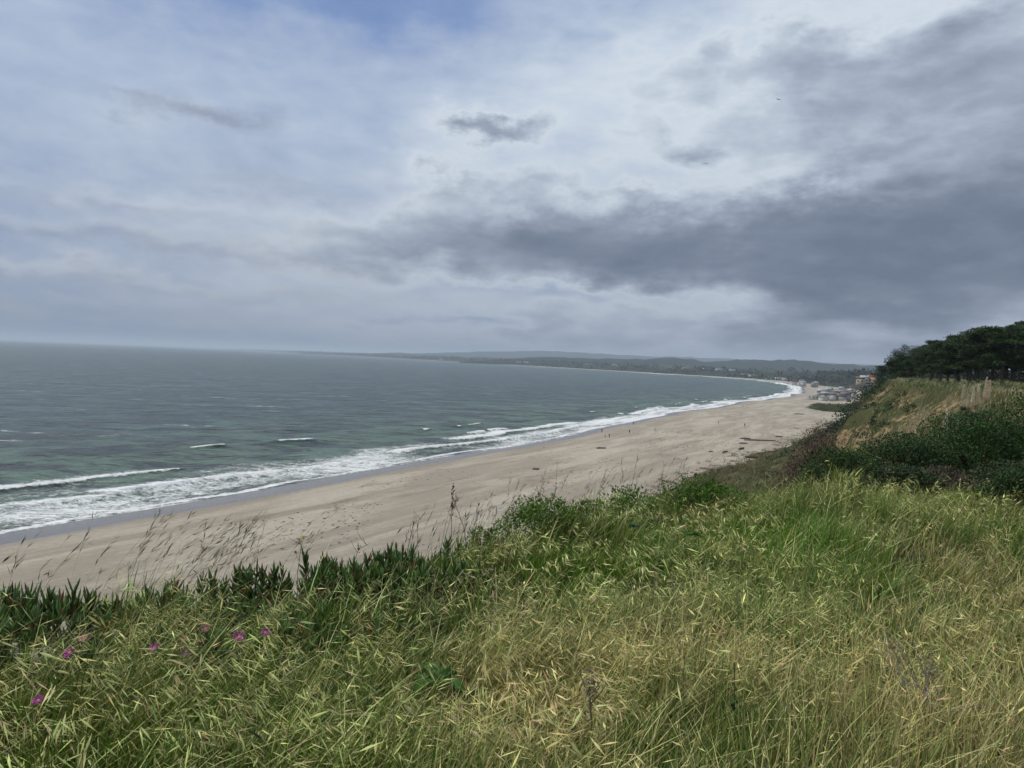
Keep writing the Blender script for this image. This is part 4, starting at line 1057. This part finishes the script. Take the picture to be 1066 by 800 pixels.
def put_tree(nm, i, x, y, scale, rz, lab, cat, group, flat=1.0):
    r_ = empty(nm, (x, y, ground1(x, y) - .1), rz); r_.scale = (scale, scale, scale * flat)
    for nm_, d in (('trunk', protos[i][0]), ('crown', protos[i][1])):
        o = bpy.data.objects.new(nm_, d); C.objects.link(o); o.parent = r_
    return tag(r_, lab, cat, group)
# skyline of the grove in the photograph
sky_px = [895, 903, 912, 930, 945, 964, 978, 992, 1010, 1032, 1050, 1066, 1100, 1160, 1240]
sky_py = [392, 384, 377, 370, 363, 357, 350, 344, 338, 332, 335, 338, 336, 340, 344]
def hor(px): return 354.3 + .0405 * px
rg = np.random.default_rng(55)
trees = []
front = [(930, 168), (938, 150), (947, 140), (957, 133), (967, 128), (977, 124), (987, 120), (997, 117), (1007, 114), (1018, 111), (1030, 108), (1043, 106), (1057, 105), (1072, 104), (1092, 103), (1120, 104)]
for px, Y0 in front: trees.append((px + rg.normal(0, 2), Y0 + rg.uniform(0, 3), 0))
for px in np.arange(915, 1150, 13): trees.append((px + rg.normal(0, 3), np.interp(px, [915, 960, 1150], [205, 150, 128]) + rg.uniform(0, 8), 1))
for px in np.arange(935, 1180, 21): trees.append((px + rg.normal(0, 3), np.interp(px, [935, 1000, 1180], [215, 180, 155]) + rg.uniform(0, 10), 2))
labs = {0: 'dark cypress in the front row of the grove, bare trunk above the grass', 1: 'dark cypress in the second row of the grove, crown merged with neighbours', 2: 'dark cypress deep at the back of the grove behind the other two rows'}
best = min(range(len(trees)), key=lambda i: abs(trees[i][0] - 1032) + 100 * trees[i][2])
for j, (px, Y0, row) in enumerate(trees):
    d = ray(px, 400); x = d.x / d.y * Y0
    topy = np.interp(px, sky_px, sky_py) + (3 if row == 0 else 0) + rg.uniform(0, 7) * (row != 1) + rg.uniform(0, 4)
    if j == best: topy = 331
    ztop = EYE + (hor(px) - topy) / F * Y0
    i = rg.integers(0, 4); H_ = ztop - ground1(x, Y0)
    sc_ = max(.45, H_ / protos[i][2] / 1.02 + .04)
    lab = labs[row]
    if j == best: lab = 'tallest dark cypress, its ragged top the highest point of the grove'
    elif j == 0: lab = 'low cypress at the seaward end of the front row, on the cliff brink'
    put_tree('cypress_tree', i, x, Y0, sc_, rg.uniform(0, 6.28), lab, 'tree', 'cypress grove on the bluff')
# eucalyptus further along the bluff
def euc(seed):
    rg = np.random.default_rng(seed); T = Acc(); cr = Acc(); h = 16
    for k in range(3):
        a = rg.uniform(0, 6.28); path = [np.array([math.cos(a) * .5 * (z / h) ** 1.3 * 4, math.sin(a) * .5 * (z / h) ** 1.3 * 4, z - .3]) for z in np.linspace(0, h * .85, 6)]
        V, Q = tube(path, np.linspace(.3, .06, 6), 6); T.add(V, Q, np.tile([.30, .26, .21], (len(V), 1)), 1)
        for j in range(12):
            f = rg.uniform(.35, 1); p = path[0] + (path[-1] - path[0]) * f + rg.normal(0, 1.3, 3) * [1, 1, .5]
            n = 150; u = nrm_(rg.normal(0, 1, (n, 3))); q_ = p + u * rg.random((n, 1)) ** .4 * [1.5, 1.5, 1.1]
            dv = nrm_(rg.normal(0, .5, (n, 3)) + [0.1, 0, -.6]); L = rg.uniform(.3, .6, n); V, Tt = kites(q_, dv, L, L * .35)
            cr.add(V, Tt, np.clip(np.array((.042, .055, .032)) * (1 + rg.normal(0, .25, (n, 1))), .004, 1), 5)
    return T.build('trunk', WM, link=False).data, cr.build('crown', CM_, link=False).data, 16
protos += [euc(400), euc(401)]
for (px, Y0, topy, lab) in [(906, 420, 377, 'eucalyptus with a bare crooked top, seaward end of the far trees'), (912, 400, 379, 'grey green eucalyptus second from the seaward end of the far trees'),
                       (921, 380, 374, None), (930, 350, 368, None), (938, 330, 364, None), (946, 300, 358, 'tallest grey green eucalyptus behind the cypress grove'), (955, 290, 360, None), (899, 440, 386, 'smallest far eucalyptus, above the hillside houses'), (917, 300, 384, None), (926, 290, 378, None), (936, 280, 374, None)]:
    d = ray(px, 400); x = d.x / d.y * Y0; x = max(x, float(_ex(Y0)) - 14)
    H_ = EYE + (hor(px) - topy) / F * Y0 - ground1(x, Y0); i = int(rg.integers(4, 6))
    put_tree('eucalyptus_tree', i, x, Y0, max(.3, H_ / 15), rg.uniform(0, 6), lab or 'grey green eucalyptus in the middle of the trees behind the cypress grove', 'tree', 'eucalyptus trees beyond the grove')

# ------------------------------------------------------------------ houses at the far end of the beach
def house_mats():
    walls = [plain('wall_' + n_, c_, .8, .2, .06, 1) for n_, c_ in (('white', (.42, .41, .385)), ('grey', (.25, .26, .27)), ('tan', (.42, .36, .28)), ('pink', (.52, .36, .29)), ('brown', (.20, .16, .13)))]
    roofs = [plain('roof_' + n_, c_, .85, .15, .2, 2) for n_, c_ in (('grey', (.15, .15, .16)), ('brown', (.14, .10, .08)), ('tile', (.28, .13, .08)), ('pale', (.40, .40, .40)))]
    return walls, roofs
WL, RF = house_mats(); GLS = plain('window_glass', (.03, .04, .05), .1, .6, .1); 
WN = ['white', 'grey', 'tan', 'pink', 'brown']; RN = ['grey', 'brown', 'red tiled', 'pale']
def boxmesh(nm, boxes, m_, parent):
    V = []; Q = []
    for (x0, x1, y0, y1, z0, z1) in boxes:
        b0 = len(V); V += [(x0, y0, z0), (x1, y0, z0), (x1, y1, z0), (x0, y1, z0), (x0, y0, z1), (x1, y0, z1), (x1, y1, z1), (x0, y1, z1)]
        Q += [[b0 + i for i in f] for f in ((0, 3, 2, 1), (4, 5, 6, 7), (0, 1, 5, 4), (1, 2, 6, 5), (2, 3, 7, 6), (3, 0, 4, 7))]
    return mk(nm, np.array(V), [np.array(Q)], m_, parent=parent)
def house(loc, rz, w_, d_, h_, wi, ri, flat, lab, group, win=False):
    r_ = empty('house', loc, rz)
    boxmesh('wall', [(-w_ / 2, w_ / 2, -d_ / 2, d_ / 2, -4, h_)], WL[wi], r_)
    if flat:
        boxmesh('roof', [(-w_ / 2 - .3, w_ / 2 + .3, -d_ / 2 - .3, d_ / 2 + .3, h_, h_ + .4)], RF[ri], r_)
    else:
        o = .5; V = np.array([(-w_ / 2 - o, -d_ / 2 - o, h_), (w_ / 2 + o, -d_ / 2 - o, h_), (w_ / 2 + o, d_ / 2 + o, h_), (-w_ / 2 - o, d_ / 2 + o, h_), (-w_ / 2 - o, 0, h_ + 2.2), (w_ / 2 + o, 0, h_ + 2.2)])
        mk('roof', V, [np.array([[0, 1, 5, 4], [2, 3, 4, 5], [0, 3, 2, 1]]), np.array([[0, 4, 3], [1, 2, 5]])], RF[ri], parent=r_)
    nf = max(1, int(h_ // 2.8)) if win else 0; nw = max(2, int(w_ // 3)); nd = max(2, int(d_ // 3))
    for f in range(nf):
        for k in range(nw): boxmesh('window', [(-w_ / 2 + (k + .5) * w_ / nw - .7, -w_ / 2 + (k + .5) * w_ / nw + .7, -d_ / 2 - .04, -d_ / 2 + .05, f * 2.8 + .9, f * 2.8 + 2.2)], GLS, r_)
        for k in range(nd): boxmesh('window', [(-w_ / 2 - .04, -w_ / 2 + .05, -d_ / 2 + (k + .5) * d_ / nd - .7, -d_ / 2 + (k + .5) * d_ / nd + .7, f * 2.8 + .9, f * 2.8 + 2.2)], GLS, r_)
    tag(r_, lab, 'house', group)
rg = np.random.default_rng(77)
# beachfront rows
rows = []
for i in range(13):
    u = i / 12; rows.append((871 - 16 * u + rg.normal(0, .6), 415.5 - 5.5 * u, 640 + 0 * u, 'beachfront'))
def put_house(px, py, z, wi, ri, lab, grp, big=1.0, flat=None):
    x, y = on_level(px, py, z)
    house((x, y, z), rg.normal(-.45, .25), rg.uniform(5, 8.5) * big, rg.uniform(5, 7.5) * big, rg.choice([2.6, 3.8, 4.8]) * big, wi, ri, rg.random() < .15 if flat is None else flat, lab, grp, big > 1.2)
x_, y_ = on_level(847, 415.0, 3.2)
put_house(846, 415, 3, 0, 3, 'long low white building nearest the surf at the end of the sand', 'houses at the end of the beach', 1.35, True)
spots = []
for k in range(34):
    px = rg.uniform(853, 888); py = 416.5 - rg.uniform(0, 1) * np.interp(px, [853, 870, 888], [7, 9, 12]) - .0 
    spots.append((px, py, 3.5))
for k in range(10): spots.append((rg.uniform(826, 850), rg.uniform(398.5, 401.5), 6))
cnt = {}
for (px, py, z) in spots:
    wi = int(rg.choice([0, 0, 0, 1, 1, 2, 4])); ri = int(rg.choice([0, 0, 1, 3, 3]))
    where = 'in the packed village at the end of the beach' if z < 5 else 'in the far row behind the curve of the surf'
    put_house(px, py, z, wi, ri, f'{WN[wi]} house with {RN[ri]} roof {where}', 'houses at the end of the beach')
for (px, py, z, wi, ri, lab) in [(906, 399, 22, 3, 2, 'largest pink house with red tiled roof high on the wooded slope'), (909.5, 402.5, 19, 0, 3, 'white house with pale roof among trees on the wooded slope'), (903.5, 404, 17, 0, 0, 'white house with grey roof lowest of those on the wooded slope'),
                           (900, 395.5, 24, 0, 3, 'white house with pale roof nearest the sea on the wooded slope'), (895.5, 396.5, 23, 2, 1, 'tan house with brown roof at the seaward end of the wooded slope'), (908, 396, 25, 3, 2, 'smaller pink house above the largest one on the wooded slope'), (904.5, 407.5, 14, 4, 0, 'brown house below all the others on the wooded slope')]:
    d = ray(px, py); Y0 = 640; tt = Y0 / d.y; x = d.x * tt; zz_ = EYE + d.z * tt
    house((x, Y0, zz_ - 2), rg.normal(-.4, .2), 6.5, 6, 3.4 if wi != 3 else 4.4, wi, ri, False, lab, 'houses on the wooded slope', True)
# far shore buildings, a few pixels each
farpx = [(452, 375.5), (540, 380), (548, 380.5), (700, 387), (712, 388), (748, 389), (762, 389.5), (775, 391), (784, 392), (800, 393), (812, 394), (818, 395), (736, 388.5), (640, 384), (610, 383)]
for k, (px, py) in enumerate(farpx):
    Yf = np.interp(px, [452, 560, 700, 818], [5600, 4100, 3000, 2100]); d = ray(px, py); x = d.x / d.y * Yf; x = max(x, float(wx(Yf)) + 60)
    zg = ground1(x, Yf)
    house((x, Yf, zg + 2), 0, 22 * Yf / 4000 + rg.uniform(2, 14), 14, 6 * Yf / 4000 + 1, 0, 3, True, 'pale building in the haze on the far shore', 'pale buildings along the far shore')
# scrub and woods between the houses and on the far land
def woods(nm, xs, ys, size, col_, per, ls, lab):
    n = len(xs); return scrub_patch(nm, xs, ys, size * rg.uniform(.6, 1.2, n), size * rg.uniform(.8, 1.6, n), col_, per, ls, lab, CM_, sink=1)
n = 260; y = rg.uniform(380, 800, n); f_ = rg.uniform(-.3, .75, n); x = ex(y) - f_ * (ex(y) - tx(y))
woods('slope_woods', x, y, 5.5, (.022, .036, .015), 150, 1.3, 'dark trees on the bluff slope around the hillside houses')
n = 420; y = rg.uniform(620, 1900, n); x = tx(y) + rg.uniform(.15, 1.6, n) * (ex(y) - tx(y)) + 12
woods('village_woods', x, y, 9.0, (.022, .034, .018), 60, 2.6, 'dark trees on the hill behind the beach village')
n = 900; y = rg.uniform(1500, 11500, n) ; x = wx(y) + 45 + rg.exponential(160, n)
woods('far_shore_woods', x, y, 11 + y / 500, (.022, .032, .02), 26, 7.5, 'dark line of woods along the far shore')

# ------------------------------------------------------------------ driftwood on the beach
DW = plain('driftwood', (.10, .075, .06), .9, .1, .3, 3, .4)
def log(px, py, L, r, ang, lab):
    x, y = on_level(px, py, 2.3); z = ground1(x, y)
    V, Q = tube([(-L / 2, 0, r * .5), (-L * .2, .03 * L, r * .7), (L * .2, -.01 * L, r * .6), (L / 2, .02 * L, r * .8)], [r * .6, r, r * .95, r * .5], 8)
    Q = list(map(list, Q)); 
    o = mk('driftwood_log', V, [np.array(Q), np.array([[0, 1, 2, 3], [0, 3, 4, 7], [4, 5, 6, 7]])], DW, smooth=True)
    o.location = (x, y, z); o.rotation_euler = (0, 0, ang); return tag(o, lab, 'driftwood', 'driftwood on the beach')
for a_ in [(772, 468, 6.5, .38, 1.0, 'thick dark driftwood log lying nearest the green slope foot'), (755, 471, 4.0, .3, .9, 'short driftwood log beside the thick dark one'),
           (791, 459, 13, .30, .1, 'longest thin driftwood log high on the beach'), (776, 457, 4.5, .3, .15, 'driftwood log at the near end of the longest one'), (774, 462, 3.6, .28, .3, 'stubby driftwood log between the thick and the longest one'),
           (626, 465.5, 3.4, .28, .3, 'lone driftwood log in the middle of the sand below the walkers'), (740, 470.5, 1.6, .2, .2, 'tiny driftwood piece on open sand'), (558, 487.5, 1.8, .25, .1, 'small dark driftwood piece nearest the crest shrubs'),
           (811, 455, 3.2, .28, .1, 'driftwood log highest up the beach near the brown shrubs'), (783, 477, 4.4, .35, .1, 'driftwood log touching the dune plants'), (832, 431.5, 7, .35, .1, 'distant dark driftwood log on the far sand')]: log(*a_)
# wrack crumbs
A = Acc(); n = 2600; y = rng.uniform(105, 330, n); f = rng.beta(4, 3.5, n); x = wx(y) + (tx(y) - wx(y)) * f
k = fbm(x / 14 + 3, y / 30, 4, 120) > .52; x, y = x[k], y[k]; n = len(x); a = rng.uniform(0, 6.28, n)
V, T = kites(np.stack([x, y, ground(x, y) + .03], -1), nrm_(np.stack([np.cos(a), np.sin(a), .05 + 0 * a], -1)), rng.uniform(.15, .8, n), rng.uniform(.06, .25, n), fold=.5)
A.add(V, T, vary((.10, .065, .045), n), 5); tag(A.build('beach_wrack', WM), 'scattered brown wrack and twigs on the sand', 'wrack', kind='stuff')

# ------------------------------------------------------------------ walkers
SKIN = plain('skin', (.45, .28, .20), .6, .3, .05); HAIR = plain('hair', (.03, .02, .015), .7, .2, .1)
def figure(px, py, lab, top, bot, rz, stride=.22, arms=.15, child=1.0):
    x, y = on_level(px, py, 1.0); z = ground1(x, y); x, y = on_level(px, py, z)
    J = {'pel': (0, 0, .95), 'wst': (0, 0, 1.12), 'chs': (0, .01, 1.36), 'nek': (0, .0, 1.50), 'hd1': (0, .01, 1.60), 'hd2': (0, .02, 1.72),
         'lh': (-.10, 0, .90), 'lk': (-.10, stride * .55, .50), 'la': (-.10, stride, .09), 'lt': (-.10, stride + .15, .04),
         'rh': (.10, 0, .90), 'rk': (.10, -stride * .2, .50), 'ra': (.10, -stride, .11), 'rt': (.10, -stride + .13, .04),
         'ls': (-.19, 0, 1.43), 'le': (-.24, -arms * .6, 1.15), 'lw': (-.23, -arms * .2 + .05, .90), 'lf': (-.22, .05, .80),
         'rs': (.19, 0, 1.43), 're': (.24, arms * .6, 1.15), 'rw': (.23, arms + .1, .92), 'rf': (.22, arms + .13, .83)}
    rd = dict(pel=.15, wst=.135, chs=.155, nek=.06, hd1=.09, hd2=.085, lh=.095, lk=.065, la=.045, lt=.035, rh=.095, rk=.065, ra=.045, rt=.035, ls=.065, le=.045, lw=.035, lf=.03, rs=.065, re=.045, rw=.035, rf=.03)
    E = [('pel', 'wst'), ('wst', 'chs'), ('chs', 'nek'), ('nek', 'hd1'), ('hd1', 'hd2'), ('pel', 'lh'), ('lh', 'lk'), ('lk', 'la'), ('la', 'lt'), ('pel', 'rh'), ('rh', 'rk'), ('rk', 'ra'), ('ra', 'rt'),
         ('chs', 'ls'), ('ls', 'le'), ('le', 'lw'), ('lw', 'lf'), ('chs', 'rs'), ('rs', 're'), ('re', 'rw'), ('rw', 'rf')]
    ks = list(J); me = bpy.data.meshes.new('person'); me.from_pydata([J[k] for k in ks], [(ks.index(a), ks.index(b)) for a, b in E], [])
    o = bpy.data.objects.new('tmp', me); C.objects.link(o)
    md = o.modifiers.new('s', 'SKIN'); sk = me.skin_vertices[0].data
    for i, k in enumerate(ks): sk[i].radius = (rd[k], rd[k]); sk[i].use_root = (k == 'pel')
    o.modifiers.new('u', 'SUBSURF').levels = 1
    dg = bpy.context.evaluated_depsgraph_get(); m2 = bpy.data.meshes.new_from_object(o.evaluated_get(dg)); bpy.data.objects.remove(o)
    m2.name = 'person'; m2.materials.clear()
    for mm in (SKIN, top, bot, HAIR): m2.materials.append(mm)
    for p in m2.polygons:
        c = p.center; p.use_smooth = True
        p.material_index = 3 if (c.z > 1.66 or (c.z > 1.54 and c.y < -.02)) else 0 if (c.z > 1.49 or (c.z < .90 and abs(c.x) > .175)) else 1 if c.z > .95 or abs(c.x) > .185 else 2
    o = bpy.data.objects.new('person', m2); C.objects.link(o); o.location = (x, y, z - .01); o.rotation_euler = (0, 0, rz); o.scale = (child,) * 3
    return tag(o, lab, 'person', 'walkers on the beach')
dk = plain('dark_cloth', (.02, .02, .03), .9, .1, .1); nv = plain('navy_cloth', (.03, .04, .08), .9, .1, .1); rd_ = plain('red_cloth', (.30, .06, .05), .9, .1, .1); gy = plain('grey_cloth', (.18, .18, .19), .9, .1, .1); jn = plain('jeans', (.05, .07, .13), .9, .1, .1); tn = plain('tan_cloth', (.35, .27, .18), .9, .1, .1)
for (px, py, lab, a_, b_, rz, ch) in [
    (626.6, 450.5, 'person in dark clothes standing at the water line', dk, dk, .3, 1.0), (634.3, 456.3, 'larger person in dark clothes walking on the sand just below the water line pair', dk, nv, 1.9, 1.05),
    (630, 456.3, 'smaller person in grey close beside the larger walker in dark clothes', gy, jn, 1.9, .85), (655.3, 451.8, 'lone person in dark clothes on damp sand right of the walking pair', dk, jn, 2.5, 1.0),
    (659.2, 442.6, 'person wading at the surf edge beyond the lone walker', nv, dk, .1, 1.0), (773.3, 424.5, 'distant person in dark clothes at the edge of the surf far along the beach', dk, dk, 1.4, 1.1),
    (775.2, 444.8, 'person in dark clothes alone in the middle of the wide sand', dk, nv, -1., 1.1), (748, 442, 'person in red on the sand left of the one in dark clothes', rd_, jn, 2., 1.0), (682, 449.5, 'person in tan clothes on pale sand', tn, gy, 1., .95)]:
    figure(px, py, lab, a_, b_, rz, child=ch)

# ------------------------------------------------------------------ gulls
GB = plain('gull_feathers', (.10, .10, .11), .8, .1, .2, 6)
def gull(px, py, dist, span, flap, rz, lab):
    d = ray(px, py); loc = Vector((0, 0, EYE)) + d * dist
    V, Q = tube([(0, .28, .02), (0, .2, .03), (0, .05, .0), (0, -.12, 0), (0, -.3, .01)], [.012, .045, .075, .06, .02], 8)
    V = list(map(tuple, V)); Q = [list(q_) for q_ in Q]
    for s in (-1, 1):
        pts = [(.04, .0, .03), (.35, .05, .12 * flap), (.62, -.02, .10 * flap), (.75, -.1, .04 * flap)]; ch = [.2, .18, .11, .02]
        b0 = len(V)
        for p, c_ in zip(pts, ch):
            V += [(s * p[0], p[1] + c_ / 2, p[2]), (s * p[0], p[1] - c_ / 2, p[2]), (s * p[0], p[1] - c_ * .1, p[2] + .018)]
        for i in range(3):
            a = b0 + i * 3; Q += [[a, a + 3, a + 5, a + 2], [a + 2, a + 5, a + 4, a + 1], [a, a + 1, a + 4, a + 3]]
    b0 = len(V); V += [(-.03, -.28, .01), (.03, -.28, .01), (.08, -.44, .015), (-.08, -.44, .015), (0, -.36, .025)]
    Q += [[b0, b0 + 1, b0 + 2, b0 + 3]]
    o = mk('gull', np.array(V), [np.array(Q)], GB, smooth=True); o.location = loc; o.rotation_euler = (0, .1, rz); o.scale = (span / 1.5,) * 3
    tag(o, lab, 'bird', 'gulls in the sky')
gull(810.5, 104, 190, 1.6, 1.2, .35, 'higher gull gliding with arched wings before the grey cloud')
gull(735, 170.5, 210, 1.7, .5, -.3, 'lower gull gliding on flat wings under the bright cloud')
